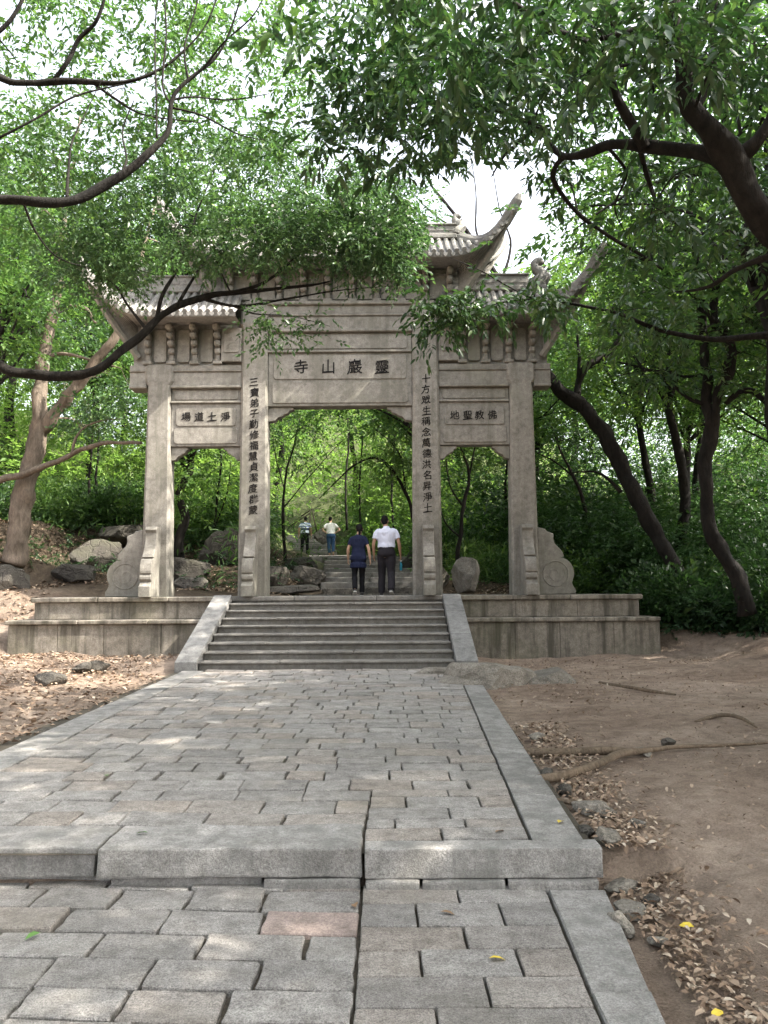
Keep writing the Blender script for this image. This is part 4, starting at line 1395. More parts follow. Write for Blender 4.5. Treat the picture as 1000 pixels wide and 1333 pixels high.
# trees seen behind the gate
seen = [
    (-1.5, 46, 2, 1.15, 'tall pale green tree closing the view above the far walkers'),
    (1.85, 33, 0, .95, 'bushy tree behind the right inner pillar, above the hillside steps'),
    (-4.9, 29.5, 1, .95, 'slender tree left of the hillside steps behind the left inner pillar'),
    (-7.5, 27, 0, 1.0, 'leafy tree behind the left side opening'),
    (-11, 30, 2, 1.0, 'tall tree on the slope left of the gate, behind the forked tree'),
    (-15, 25, 0, 1.0, 'broad tree at the left edge of the wood'),
    (5.0, 27, 1, .95, 'dark bushy tree behind the right side opening'),
    (8.5, 25, 2, .95, 'tall dark tree behind the leaning trunk'),
    (11.5, 22.5, 0, .95, 'broad tree at the right edge behind the twin stemmed tree'),
    (7.0, 35, 0, 1.15, 'sunlit tree farther back right of the gate'),
    (13, 33, 2, 1.15, 'tall tree deep in the wood on the far right'),
    (-9, 38, 2, 1.2, 'tall sunlit tree deep in the wood on the left'),
    (-17, 36, 0, 1.3, 'large tree deep in the wood at the far left'),
    (2.2, 39, 4, 1.1, 'spreading light green tree in the middle distance behind the couple'),
    (-6.0, 44, 0, 1.25, 'round crowned tree deep behind the central opening on the left'),
    (4.5, 45, 2, 1.2, 'tall tree deep behind the right inner pillar'),
    (-5.8, 22.8, 3, .95, 'small tree just behind the left side roof'),
    (1.36, 24.5, 4, .95, 'spreading tree arching high over the hillside steps above the roofs'),
    (-9.5, 19.0, 4, .95, 'tree with low spreading crown at the left behind the platform'),
    (10.5, 28, 4, 1.2, 'wide crowned tree right of the tall dark tree'),
    (-13.5, 41, 4, 1.3, 'wide pale tree far up the left slope'),
    (17, 27, 0, 1.2, 'large tree beyond the right edge of the clearing'),
    (10, 42, 0, 1.3, 'bright tree far up the right slope'),
    (-12.0, 20.5, 0, 1.15, 'tall tree behind the forked tree at the left edge'),
    (1.2, 21.4, 4, .95, 'tall tree behind the right half of the main roof'),
    (-8.5, 32, 2, 1.35, 'high pale tree behind the left of the wood'),
    (8.0, 21.2, 2, 1.05, 'dark tree behind the right side roof'),
    (-5.6, 34, 2, 1.3, 'high tree over the landing of the hillside steps'),
    (11.6, 19.0, 4, 1.1, 'spreading tree above the leaning trunk'),
]
for x, y, k, sc, lb in seen:
    place_tree(x, y, k, sc, lb)
# trees added to shade the path and gate, mostly out of view
over = [(9.3, 5.2, 4, 1.15), (8.3, 1.6, 0, 1.05), (7.6, -2.2, 4, 1.1), (10.2, 9.0, 2, 1.0), (11.3, 12.2, 0, 1.1), (12.4, 6.2, 2, 1.15), (13.2, 2.0, 0, 1.2), (12.8, 15.4, 2, 1.05), (15.6, 9.6, 0, 1.2), (5.6, -4.6, 2, 1.1), (7.2, 13.6, 2, 1.1), (10.6, 17.2, 0, 1.0), (1.0, -6.5, 4, 1.2), (-6.5, 1.5, 4, 1.1), (-7.6, -3.5, 0, .95), (11, -3, 4, 1.2), (16.5, 4.5, 4, 1.3), (9.0, 11.4, 1, 1.1), (10.0, 3.0, 3, 1.3), (8.6, 7.6, 3, 1.35), (3.6, -1.8, 3, 1.3)]
for i, (x, y, k, sc) in enumerate(over):
    place_tree(x, y, k, sc, 'broad woodland tree added to shade the clearing in front of the gate', 'trees added to shade the clearing')

# featured trees --------------------------------------------------
def featured(name, label, base, stems, clumps, leafm, leafL, leafW, per, spread, bark=M_BARK, near=True, droop=-.35, twig_r=.012, seed=1, trunk_n=1, twig_leaf=True, up=.8):
    """stems: list of (name, [(px,py,D,r)...]) or world points; clumps: list of world centres"""
    r = random.Random(seed); g = np.random.default_rng(seed)
    t = thing(name, label, 'tree', base)
    sk, skr = [], []
    first = None
    for i, (nm, pts) in enumerate(stems):
        P_ = [Vector(p[0]) if isinstance(p[0], (tuple, Vector)) else at(p[0], p[1], p[2]) for p in pts]
        rr = [p[-1] for p in pts]
        a, b = smooth_path(P_, rr, 6)
        a = [q + Vector((mnoise.noise(q * 2.1), mnoise.noise(q * 2.1 + Vector((5, 0, 0))), mnoise.noise(q * 2.1 + Vector((0, 5, 0))))) * min(.06, b[j] * .9) for j, q in enumerate(a)]
        mb = MB(); tube(mb, a, b, 14 if rr[0] > .07 else 8, lump=.42, seed=seed)
        o = obj(nm, mb, bark, t if (first is None or i < trunk_n) else first, smooth=True)
        if first is None: first = o
        sk += a; skr += b
    ska = np.array([tuple(v) for v in sk])
    tw = MB()
    tips = []
    for c in clumps:
        c = Vector(c)
        d = np.linalg.norm(ska - np.array(tuple(c)), axis=1) + np.where(ska[:, 2] > c.z + .5, .15, 0)
        k = int(d.argmin()); q0 = sk[k]
        if (c - q0).length > 4: continue
        L_ = (c - q0).length
        m = q0.lerp(c, .5) + Vector((r.uniform(-.12, .12), r.uniform(-.12, .12), r.uniform(-.02, .16))) * L_
        r0 = min(skr[k] * .6, twig_r * (1 + L_ * .45))
        p_, r_ = smooth_path([q0, m, c], [r0, r0 * .6, r0 * .25], 4)
        tube(tw, p_, r_, 5)
        # twigs fork, the later clumps can start on them
        sk.extend(p_[2:]); skr.extend(r_[2:]); ska = np.concatenate([ska, np.array([tuple(v) for v in p_[2:]])])
        for _ in range(4):
            e = c + Vector((r.gauss(0, 1), r.gauss(0, 1), r.gauss(0, .6))) * spread * .9
            s_ = p_[r.randint(len(p_) // 2, len(p_) - 1)]
            tube(tw, [s_, s_.lerp(e, .5) + Vector((0, 0, .03)), e], [r0 * .35, r0 * .25, .002], 4)
            tips.append(e)
        tips.append(c)
    if tw.v:
        o = obj('twigs', tw, bark, t, recalc=False); o['kind'] = 'stuff'
    if tips and per:
        Ta = np.array([tuple(v) for v in tips])
        kk = 7 if near else 8
        idx = np.repeat(np.arange(len(Ta)), max(2, round(per * 1.1 / kk)))
        off = g.normal(size=(len(idx), 3)) * spread * np.array([.55, .55, .34])
        P, Dv = sprays(Ta[idx] + off * .6, unit(off) + g.normal(size=off.shape) * .4 + np.array([0, 0, droop * .6]), kk, leafL * (2.2 if near else 3.2), g, droop=droop * .7)
        L = leafL * g.uniform(.6, 1.25, len(P))
        V, T = leaf_arrays(P, Dv, L, L * (leafW / leafL), near=near, up=up, r=g)
        V = V - np.array(base)
        o = np_mesh('foliage', V, T, leafm, parent=t)
        o['kind'] = 'stuff'
    return t

def region(x0, y0, x1, y1, D0, D1, n, seed, jitter=None):
    r = random.Random(seed); out = []
    for _ in range(n):
        out.append(at(r.uniform(x0, x1), r.uniform(y0, y1), r.uniform(D0, D1)))
    return out

# oak on the right whose limbs cross the top of the view
oak_base = (4.9, 7.2, hz(4.9, 7.2))
oak_cl = (region(720, -60, 1040, 120, 5.0, 8.5, 56, 1) + region(560, -60, 760, 110, 5.2, 8.5, 44, 2) + region(395, -60, 600, 90, 5.5, 8.5, 36, 3)
          + region(480, 80, 700, 180, 6, 9, 34, 4) + region(450, 150, 600, 215, 7, 9, 12, 5) + region(640, 160, 760, 240, 7.5, 9.5, 8, 6)
          + region(830, 200, 1040, 380, 7, 9.5, 22, 7) + region(420, 90, 500, 200, 6.5, 8.5, 14, 8) + region(760, 90, 1000, 230, 7, 9, 12, 88))
featured('oak_tree', 'dark oak with long hanging leaves whose thick limbs cross the upper right of the view', oak_base, [
    ('trunk', [((4.9, 7.2, oak_base[2] - .3), .24), ((4.75, 7.1, 1.8), .19), ((4.35, 6.9, 3.2), .17), (at(1075, 380, 6.7), .15), (1000, 285, 6.5, 0.1242), (958, 220, 6.4, 0.1104), (918, 168, 6.3, 0.0966), (890, 100, 6.2, 0.0782), (876, 40, 6.1, 0.0644), (872, -40, 6.0, 0.0506)]),
    ('branch', [(945, 212, 6.4, 0.0828), (905, 196, 6.6, 0.0570), (850, 190, 6.8, 0.0515), (805, 188, 7.0, 0.0460), (765, 199, 7.2, 0.0368), (735, 204, 7.4, 0.0313), (718, 190, 7.5, 0.0276), (700, 165, 7.6, 0.0248), (650, 145, 7.8, 0.0221), (590, 138, 8.0, 0.0184), (520, 130, 8.2, 0.0120), (470, 118, 8.3, 0.0055)]),
    ('branch', [(838, 190, 6.8, 0.0460), (822, 160, 6.7, 0.0423), (803, 122, 6.6, 0.0405), (790, 92, 6.5, 0.0386), (765, 62, 6.4, 0.0331), (738, 48, 6.4, 0.0294), (712, 45, 6.4, 0.0202), (690, 65, 6.5, 0.0129), (640, 70, 6.6, 0.0074)]),
    ('branch', [(872, 70, 6.1, 0.0460), (858, 45, 6.0, 0.0386), (835, 36, 5.9, 0.0331), (805, 45, 5.9, 0.0276), (782, 50, 5.9, 0.0138)]),
    ('branch', [(955, 212, 6.4, 0.0736), (985, 180, 6.3, 0.0552), (1010, 130, 6.2, 0.0460), (1030, 40, 6.0, 0.0368)]),
    ('branch', [(735, 204, 7.4, 0.0276), (722, 235, 7.8, 0.0239), (760, 285, 8.3, 0.0221), (828, 328, 8.8, 0.0184), (860, 350, 9, 0.0110)]),
    ('branch', [(720, 45, 6.4, 0.0276), (690, 20, 6.3, 0.0221), (640, -10, 6.2, 0.0184), (560, -20, 6.0, 0.0110)]),
    ('branch', [(700, 165, 7.6, 0.0184), (660, 200, 8, 0.0129), (640, 230, 8.4, 0.0074)]),
    ('branch', [(832, 192, 6.9, 0.0276), (845, 235, 7.2, 0.0221), (862, 275, 7.5, 0.0156), (905, 310, 7.8, 0.0074)]),
    ('branch', [(790, 189, 7.05, 0.0184), (815, 225, 7.4, 0.0138), (800, 270, 7.7, 0.0092), (815, 305, 8, 0.0037)]),
    ('branch', [(1010, 330, 6.6, 0.0322), (960, 350, 7, 0.0258), (925, 372, 7.4, 0.0184), (880, 380, 7.8, 0.0092)]),
    ('branch', [(905, 150, 6.28, 0.0276), (930, 95, 6.3, 0.0202), (925, 40, 6.4, 0.0147), (940, -20, 6.4, 0.0092)]),
    ('branch', [(590, 138, 8.0, 0.0129), (560, 165, 8.1, 0.0092), (520, 185, 8.3, 0.0046)]),
    ('branch', [(790, 92, 6.5, 0.0184), (830, 85, 6.6, 0.0138), (850, 110, 6.8, 0.0092), (848, 140, 7, 0.0037)]),
], oak_cl, M_LEAF_OAK, .105, .043, 12, .19, seed=31, droop=-.32)

# twigs of leaves hanging in front of the right roof
low_cl = region(520, 385, 640, 405, 9.4, 10, 7, 41) + region(545, 405, 620, 452, 9.4, 10, 8, 42) + region(640, 378, 780, 408, 9, 10, 8, 43) + region(790, 395, 940, 440, 9, 10, 8, 44)
featured('overhanging_tree', 'tree reaching in from the right with a low leafy bough before the right roof', (6.9, 9.4, hz(6.9, 9.4)), [
    ('trunk', [((6.9, 9.4, hz(6.9, 9.4) - .2), .2), ((6.7, 9.5, 2.5), .16), ((6.2, 9.6, 4.2), .11), (at(1010, 440, 9.7), .05), (930, 442, 9.7, .035), (860, 430, 9.7, .028), (800, 408, 9.7, .022), (730, 393, 9.7, .017), (660, 392, 9.8, .013), (600, 412, 9.8, .009), (560, 432, 9.8, .005)]),
    ('branch', [((6.2, 9.6, 4.2), .11), ((6.3, 9.4, 6.2), .09), ((6.6, 9.2, 8.5), .06)]),
    ('branch', [(700, 392, 9.75, .014), (660, 372, 9.8, .010), (625, 352, 9.9, .008), (585, 335, 10, .003)]),
], low_cl + [Vector((6.5 + math.cos(k) * 1.1, 9.3 + math.sin(k * 1.7) * 1.2, 6.2 + (k % 5) * .6)) for k in range(14)], M_LEAF_OAK, .10, .042, 11, .17, seed=32, droop=-.4)

# left limb with small leaves hiding the left roofs
lm = (region(225, 215, 540, 330, 9.5, 11.5, 80, 51) + region(340, 290, 530, 345, 9.5, 11, 34, 52) + region(110, 320, 200, 375, 9.5, 11, 12, 53) + region(250, 290, 350, 335, 9.5, 11, 8, 54)
      + region(200, 170, 420, 240, 10, 12, 28, 55) + region(100, 260, 230, 330, 10, 11.5, 7, 56) + region(340, 390, 400, 440, 9.5, 10.2, 4, 57) + region(480, 290, 540, 375, 9.8, 10.5, 14, 58) + region(70, 240, 185, 370, 9.8, 10.8, 34, 59) + region(380, 220, 520, 315, 9.8, 11, 26, 60))
featured('leafy_tree', 'tree leaning in from the left whose small leaved bough hides the left roofs', (-7.0, 9.0, hz(-7.0, 9.0)), [
    ('trunk', [((-7.0, 9.0, hz(-7, 9) - .2), .22), ((-6.6, 9.2, 2.2), .19), ((-6.1, 9.5, 3.7), .13), (-40, 470, 9.8, 0.0722), (20, 486, 9.9, 0.0646), (80, 490, 10, 0.0608), (130, 478, 10, 0.0570), (172, 445, 10, 0.0532), (215, 408, 10.1, 0.0456), (270, 385, 10.2, 0.0380), (330, 377, 10.3, 0.0289), (400, 372, 10.4, 0.0167), (430, 366, 10.5, 0.0076)]),
    ('branch', [(205, 415, 10.1, 0.0342), (212, 385, 10.1, 0.0258), (230, 350, 10.2, 0.0213), (248, 305, 10.4, 0.0167), (262, 262, 10.6, 0.0106), (280, 220, 10.8, 0.0053)]),
    ('branch', [(300, 380, 10.2, 0.0228), (345, 366, 10.3, 0.0198), (385, 335, 10.4, 0.0152), (430, 290, 10.6, 0.0106), (480, 250, 10.8, 0.0053)]),
    ('branch', [(262, 388, 10.2, 0.0228), (310, 398, 10.2, 0.0182), (370, 390, 10.2, 0.0137), (440, 378, 10.3, 0.0076), (520, 372, 10.4, 0.0038)]),
    ('branch', [(300, 396, 10.2, 0.0152), (330, 408, 10.1, 0.0106), (380, 412, 10.1, 0.0061), (430, 425, 10.0, 0.0023)]),
    ('branch', [(190, 428, 10.05, 0.0228), (165, 395, 10.1, 0.0167), (150, 372, 10.2, 0.0114), (120, 350, 10.3, 0.0046)]),
    ('branch', [(230, 400, 10.1, 0.0228), (262, 345, 10.3, 0.0167), (300, 300, 10.5, 0.0122), (350, 250, 10.8, 0.0076), (380, 210, 11, 0.0038)]),
], lm, M_LEAF_CAM, .072, .034, 26, .20, seed=33, droop=-.25, near=False)

# dark limbs crossing the top left
tl = region(-60, -60, 260, 130, 7.5, 10.5, 62, 61) + region(200, -60, 400, 110, 7.5, 10.5, 46, 62) + region(-60, 120, 200, 250, 7.5, 10.5, 34, 63) + region(60, 150, 180, 240, 8, 9.5, 14, 64) + region(180, 100, 390, 200, 8.5, 10.5, 26, 65) + region(-60, 250, 140, 340, 8.5, 10.5, 14, 66)
featured('dark_limbed_tree', 'tree at the left edge sending dark limbs across the upper left', (-5.2, 6.6, hz(-5.2, 6.6)), [
    ('trunk', [((-5.2, 6.6, hz(-5.2, 6.6) - .2), .2), ((-5.0, 6.6, 2), .17), ((-4.6, 6.6, 3.8), .13), (-60, 262, 6.8, 0.0480), (0, 257, 6.9, 0.0440), (60, 262, 7, 0.0416), (105, 258, 7.05, 0.0400), (150, 234, 7.1, 0.0368), (190, 205, 7.15, 0.0336), (218, 172, 7.2, 0.0280), (224, 130, 7.2, 0.0208), (245, 105, 7.2, 0.0160), (285, 70, 7.2, 0.0112), (310, 10, 7.1, 0.0080), (316, -30, 7, 0.0048)]),
    ('branch', [((-5.0, 6.6, 3.6), .11), ((-4.9, 6.7, 4.9), .08), (-40, 112, 7.3, 0.0400), (20, 107, 7.4, 0.0336), (75, 106, 7.45, 0.0320), (120, 107, 7.5, 0.0272), (165, 107, 7.5, 0.0224), (200, 95, 7.5, 0.0176), (232, 72, 7.5, 0.0120), (270, 30, 7.5, 0.0080), (290, -30, 7.5, 0.0048)]),
    ('branch', [(68, 106, 7.45, 0.0280), (88, 80, 7.4, 0.0240), (103, 52, 7.4, 0.0208), (125, 28, 7.3, 0.0176), (140, -20, 7.2, 0.0128)]),
    ('branch', [(88, 257, 7.03, 0.0176), (90, 225, 7.1, 0.0136), (94, 185, 7.2, 0.0096), (115, 140, 7.3, 0.0056), (135, 100, 7.3, 0.0024)]),
    ('branch', [(222, 135, 7.2, 0.0144), (212, 110, 7.2, 0.0112), (216, 50, 7.2, 0.0096), (214, -20, 7.2, 0.0064)]),
    ('branch', [(205, 180, 7.17, 0.0112), (203, 110, 7.25, 0.0096), (202, 40, 7.3, 0.0080), (208, -20, 7.3, 0.0048)]),
    ('branch', [(224, 130, 7.2, 0.0112), (250, 126, 7.3, 0.0096), (300, 130, 7.5, 0.0072), (350, 122, 7.7, 0.0040)]),
    ('branch', [(0, 178, 7.3, 0.0160), (40, 158, 7.3, 0.0120), (100, 125, 7.4, 0.0096), (170, 108, 7.5, 0.0056)]),
    ('branch', [(-30, 60, 7.3, 0.0200), (5, 35, 7.3, 0.0176), (25, 10, 7.3, 0.0160), (40, -20, 7.3, 0.0120)]),
    ('branch', [(230, 118, 7.2, 0.0128), (262, 92, 7.2, 0.0104), (292, 55, 7.1, 0.0088), (330, 20, 7.0, 0.0064), (350, -20, 7, 0.0040)]),
    ('branch', [(30, 262, 7, .012), (45, 300, 7.2, .010), (75, 335, 7.4, .007), (120, 350, 7.6, .003)]),
    ('branch', [(150, 236, 7.1, .014), (165, 210, 7.2, .011), (160, 170, 7.3, .008), (175, 130, 7.4, .004)]),
    ('branch', [(120, 107, 7.5, .016), (150, 128, 7.6, .012), (190, 150, 7.7, .009), (260, 160, 7.8, .004)]),
    ('branch', [(224, 140, 7.2, .012), (262, 150, 7.3, .009), (310, 175, 7.5, .006), (345, 182, 7.7, .003)]),
    ('branch', [(246, 104, 7.2, .012), (240, 60, 7.2, .010), (255, 10, 7.2, .008), (262, -30, 7.2, .005)]),
], tl, M_LEAF_BG, .08, .038, 15, .19, seed=34, droop=-.25, near=False)

# forked tree on the left slope
fz = hz(-8.9, 19.4)
featured('forked_tree', 'sunlit brown forked tree trunk on the slope left of the gate', (-8.9, 19.4, fz), [
    ('trunk', [(18, 735, 19.4, 0.2924), (24, 690, 19.4, 0.2580), (33, 640, 19.4, 0.2408), (42, 600, 19.4, 0.2322), (52, 560, 19.4, 0.2150), (52, 520, 19.4, 0.1548), (57, 470, 19.5, 0.1376), (66, 420, 19.6, 0.1290), (76, 370, 19.7, 0.1118), (80, 300, 19.8, 0.0860), (95, 220, 20, 0.0516), (105, 150, 20.2, 0.0258)]),
    ('branch', [(54, 560, 19.4, 0.1720), (75, 535, 19.3, 0.1462), (98, 508, 19.2, 0.1376), (120, 478, 19.1, 0.1204), (150, 440, 19, 0.0946), (170, 385, 19, 0.0688), (190, 310, 19, 0.0430), (210, 240, 19, 0.0215)]),
    ('branch', [(-30, 634, 18.9, 0.0946), (10, 622, 19.0, 0.0860), (60, 608, 18.8, 0.0731), (100, 588, 18.6, 0.0602), (140, 576, 18.4, 0.0473), (185, 577, 18.2, 0.0344)]),
    ('branch', [(92, 592, 18.6, 0.0344), (105, 560, 18.6, 0.0301), (130, 548, 18.6, 0.0189), (160, 545, 18.6, 0.0086)]),
    ('branch', [(70, 400, 19.6, 0.0602), (95, 398, 19.4, 0.0473), (112, 402, 19.2, 0.0430), (125, 420, 19.0, 0.0344)]),
    ('branch', [(60, 470, 19.5, 0.0516), (80, 460, 19.5, 0.0430), (130, 472, 19.3, 0.0258), (158, 480, 19.2, 0.0129)]),
], region(-40, 160, 230, 330, 18, 21, 40, 71) + region(0, 420, 160, 470, 20.2, 22, 14, 72) + region(80, 480, 180, 560, 18.5, 20.5, 16, 74), M_LEAF_CAM, .12, .06, 22, .38, bark=M_BARKL, seed=35, near=False, droop=-.2, twig_r=.02)

# leaning tree right of the gate
featured('leaning_tree', 'thick dark trunk leaning left over the undergrowth towards the gate', (6.9, 17.6, hz(6.9, 17.6)), [
    ('trunk', [(925, 815, 17.3, 0.2150), (905, 775, 17.5, 0.1849), (878, 735, 17.8, 0.1720), (850, 690, 18, 0.1763), (825, 640, 18.2, 0.1720), (808, 600, 18.4, 0.1763), (785, 560, 18.6, 0.1720), (758, 530, 18.8, 0.1634), (728, 505, 19, 0.1634), (700, 470, 19.3, 0.1290), (672, 420, 19.6, 0.1032), (640, 350, 20, 0.0774), (600, 290, 20.4, 0.0516), (560, 240, 20.6, 0.0258)]),
    ('branch', [(752, 528, 18.8, 0.1118), (752, 500, 18.9, 0.0860), (765, 480, 18.9, 0.0860), (790, 462, 19, 0.0817), (808, 440, 19.1, 0.0731), (820, 415, 19.2, 0.0602), (835, 380, 19.4, 0.0430), (850, 320, 19.6, 0.0258)]),
    ('branch', [(754, 490, 18.9, 0.0602), (755, 465, 18.9, 0.0430), (750, 430, 19, 0.0258)]),
    ('branch', [(808, 640, 18.3, 0.0516), (790, 622, 18.4, 0.0430), (774, 614, 18.5, 0.0258), (745, 615, 18.6, 0.0086)]),
    ('branch', [(650, 370, 19.9, 0.0430), (665, 320, 20, 0.0301), (650, 270, 20.2, 0.0172), (640, 210, 20.4, 0.0086)]),
    ('branch', [(610, 300, 20.3, 0.0344), (580, 290, 20.4, 0.0258), (545, 260, 20.6, 0.0129), (530, 230, 20.8, 0.0052)]),
    ('branch', [(640, 350, 20, 0.0344), (620, 300, 20.2, 0.0258), (620, 250, 20.4, 0.0172), (610, 190, 20.6, 0.0086)]),
], region(640, 330, 900, 470, 18.5, 21, 30, 81), M_LEAF_BG, .14, .07, 24, .4, seed=36, near=False, twig_r=.02)

# twin stemmed tree
featured('twin_stemmed_tree', 'twin stemmed dark tree standing in the undergrowth near the right edge', (6.9, 15.8, hz(6.9, 15.8)), [
    ('trunk', [(975, 800, 15.6, 0.1760), (955, 745, 15.7, 0.1496), (930, 700, 15.8, 0.1408), (918, 650, 15.9, 0.1320), (918, 600, 16, 0.1320), (924, 560, 16, 0.1408), (922, 520, 16, 0.1144), (918, 460, 16, 0.0924), (912, 400, 16.1, 0.0880), (905, 330, 16.2, 0.0748), (900, 260, 16.3, 0.0616), (895, 180, 16.4, 0.0352), (890, 100, 16.5, 0.0176)]),
    ('branch', [(926, 560, 16, 0.1232), (935, 520, 15.9, 0.1056), (948, 480, 15.8, 0.1012), (952, 455, 15.8, 0.0968), (940, 430, 15.8, 0.0924), (928, 410, 15.8, 0.0880), (934, 370, 15.8, 0.0748), (945, 320, 15.8, 0.0616), (942, 250, 15.9, 0.0440), (950, 170, 16, 0.0264)]),
    ('branch', [(932, 425, 15.8, 0.0616), (915, 395, 15.6, 0.0528), (895, 375, 15.4, 0.0440), (860, 350, 15.2, 0.0352), (830, 335, 15, 0.0264), (790, 330, 14.8, 0.0106)]),
    ('branch', [(945, 525, 15.9, 0.0660), (965, 513, 15.7, 0.0616), (985, 512, 15.5, 0.0572), (1010, 540, 15.3, 0.0484)]),
    ('branch', [(918, 525, 16, 0.0528), (895, 518, 16.1, 0.0440), (878, 500, 16.2, 0.0396), (868, 484, 16.3, 0.0264), (850, 478, 16.4, 0.0106)]),
    ('branch', [(938, 420, 15.8, 0.0528), (960, 412, 15.6, 0.0484), (985, 425, 15.4, 0.0440), (1010, 460, 15.2, 0.0352)]),
    ('branch', [(915, 487, 16, 0.0308), (890, 490, 16.1, 0.0264), (850, 482, 16.3, 0.0176), (800, 490, 16.5, 0.0070)]),
    ('branch', [(948, 330, 15.8, 0.0528), (965, 300, 15.7, 0.0440), (985, 260, 15.6, 0.0352), (1010, 200, 15.5, 0.0264)]),
], region(800, 300, 1040, 440, 14.5, 17, 46, 91) + region(820, 440, 1040, 520, 15, 17, 14, 92) + region(780, 180, 1040, 320, 15, 17.5, 40, 93), M_LEAF_OAK, .15, .06, 16, .36, seed=37, near=False, twig_r=.02)

# thin saplings in the openings
def sapling(label, pts, rr, fork, leafs, seed, leafm=M_LEAF_BG):
    b = at(*pts[0][:3])
    featured('sapling', label, (b.x, b.y, hz(b.x, b.y)), [('trunk', [(*p, q) for p, q in zip(pts, rr)])] + [('branch', f) for f in fork], leafs, leafm, .12, .055, 14, .3, seed=seed, near=False, twig_r=.012)
sapling('bare thin sapling with crooked stem in the right side opening', [(592, 765, 20.5), (598, 710, 20.5), (603, 660, 20.6), (610, 620, 20.7), (600, 580, 20.8), (585, 545, 21)], [.07, .06, .05, .04, .03, .015],
        [[(603, 660, 20.6, .03), (585, 630, 20.5, .02), (580, 590, 20.5, .01)], [(609, 628, 20.7, .025), (617, 590, 20.8, .02), (622, 555, 21, .01)], [(600, 700, 20.5, .025), (580, 680, 20.4, .02), (570, 650, 20.3, .01)]], region(580, 545, 660, 610, 20, 22, 10, 101), 101)
sapling('arching sapling across the upper right of the central opening', [(545, 745, 23), (540, 690, 23), (528, 640, 23), (500, 600, 23.2), (470, 600, 23.4), (440, 625, 23.6), (415, 650, 23.8)], [.06, .055, .05, .04, .03, .02, .008],
        [[(528, 640, 23, .03), (520, 590, 23, .02), (490, 560, 23, .01)]], region(480, 540, 545, 640, 22.5, 24, 18, 102), 102)
sapling('slim sapling beside the left inner pillar in the central opening', [(372, 730, 24), (368, 680, 24), (372, 620, 24), (385, 570, 24.2), (392, 540, 24.5)], [.05, .045, .035, .025, .012],
        [[(370, 660, 24, .025), (395, 630, 24, .018), (430, 590, 24, .012), (455, 565, 24, .006)], [(371, 640, 24, .02), (360, 600, 24, .015), (355, 560, 24, .008)]], region(350, 540, 420, 610, 23.5, 25, 12, 103), 103)
sapling('pair of thin upright stems in the left side opening', [(278, 700, 24), (283, 650, 24), (288, 600, 24), (285, 560, 24)], [.04, .035, .03, .015],
        [[(279, 690, 24, .025), (296, 640, 24, .02), (300, 600, 24, .01)]], region(240, 590, 300, 640, 23.5, 25, 10, 104), 104)
sapling('slanting thin trunk between the right outer pillar and the leaning tree', [(770, 690, 22), (755, 640, 22), (735, 600, 22.2), (718, 555, 22.5)], [.06, .05, .04, .02],
        [[(745, 620, 22.1, .03), (720, 600, 22.2, .02), (700, 590, 22.3, .01)]], region(700, 560, 780, 620, 21.5, 23.5, 8, 105), 105, M_LEAF_UND)
for i, (x0, D) in enumerate(((118, 23.5), (127, 24), (452, 30), (470, 34), (660, 26), (512, 31))):
    sapling(['thin upright stem left of the gate, the left one of a pair', 'thin upright stem left of the gate, the right one of a pair', 'thin stem left of the middle of the central opening', 'thin stem in the middle of the central opening',
             'thin stem just left of the right outer pillar', 'thin stem above the heads of the couple'][i], [(x0, 690, D), (x0 - 2, 630, D), (x0 + 2, 570, D), (x0 - 3, 520, D + .3)], [.045, .04, .03, .015], [], region(x0 - 25, 520, x0 + 25, 570, D - .5, D + .5, 6, 120 + i), 120 + i)

# ------------------------------------------------------------------ undergrowth and far wood
def clump_field(n, xr, yr, hgt, per, cr, leafL, seed, keep, flat=.7, wid=.5, hbias=1.0):
    g = np.random.default_rng(seed)
    x = g.uniform(*xr, n); y = g.uniform(*yr, n)
    m = keep(x, y); x, y = x[m], y[m]
    h = hgt(x, y)
    z = height(x, y) + h * g.uniform(0, 1, len(x)) ** hbias
    C = np.stack([x, y, z], 1)
    m_ = per // 8 + 1
    idx = np.repeat(np.arange(len(C)), m_)
    off = g.normal(size=(len(idx), 3)) * cr * np.array([1, 1, flat])
    O = C[idx] + off
    O[:, 2] = np.maximum(O[:, 2], np.repeat(height(x, y), m_) + .05)
    P, Dv = sprays(O, off + g.normal(size=off.shape) * cr * .6 + np.array([0, 0, .1 * cr]), 8, leafL * 3.2, g, droop=-.08)
    L = leafL * g.uniform(.55, 1.4, len(P))
    return leaf_arrays(P, Dv, L, L * wid, up=1.5, r=g)

def keep_under(x, y):
    cx, hw, _ = hill_path(y)
    ok = np.abs(x - cx) > hw + .9 + .4 * np.sin(y * 1.3)
    ok &= ~((x > -.137 * y - .5) & (x < cx) & (y < 37))     # the slope beside the steps is open
    ok &= ~((y < 20.6) & (x > -10) & (x < 5.4))
    ok &= ~((x < -1.5) & (x > -9.0) & (y < 24.0))       # rocky litter slope left
    ok &= ~((x < -9.0) & (y < 23.5))
    ok &= ~((x > 1.2) & (x < 4.2) & (y < 22.3))
    ok &= ~((x < 6.0) & (y < 19.8))
    ok &= ~((x >= 5.4) & (y < 16.6 + .4 * np.sin(x * 1.7)))
    return ok
V, T = clump_field(2600, (4.0, 18), (16.4, 30), lambda x, y: .35 + np.clip((y - 16.5) * .35, 0, 1.9), 60, .32, .13, 201, keep_under, .6)
o = np_mesh('undergrowth', V, T, M_LEAF_UND); tag(o, 'dense dark green undergrowth filling the slope right of the gate', 'undergrowth', kind='stuff')
V, T = clump_field(2200, (-16, -1.2), (22.5, 32), lambda x, y: .25 + np.clip((y - 23) * .3, 0, 1.8), 55, .32, .13, 202, keep_under, .6)
o = np_mesh('undergrowth', V, T, M_LEAF_UND); tag(o, 'green undergrowth on the slope behind the left pillars', 'undergrowth', kind='stuff')
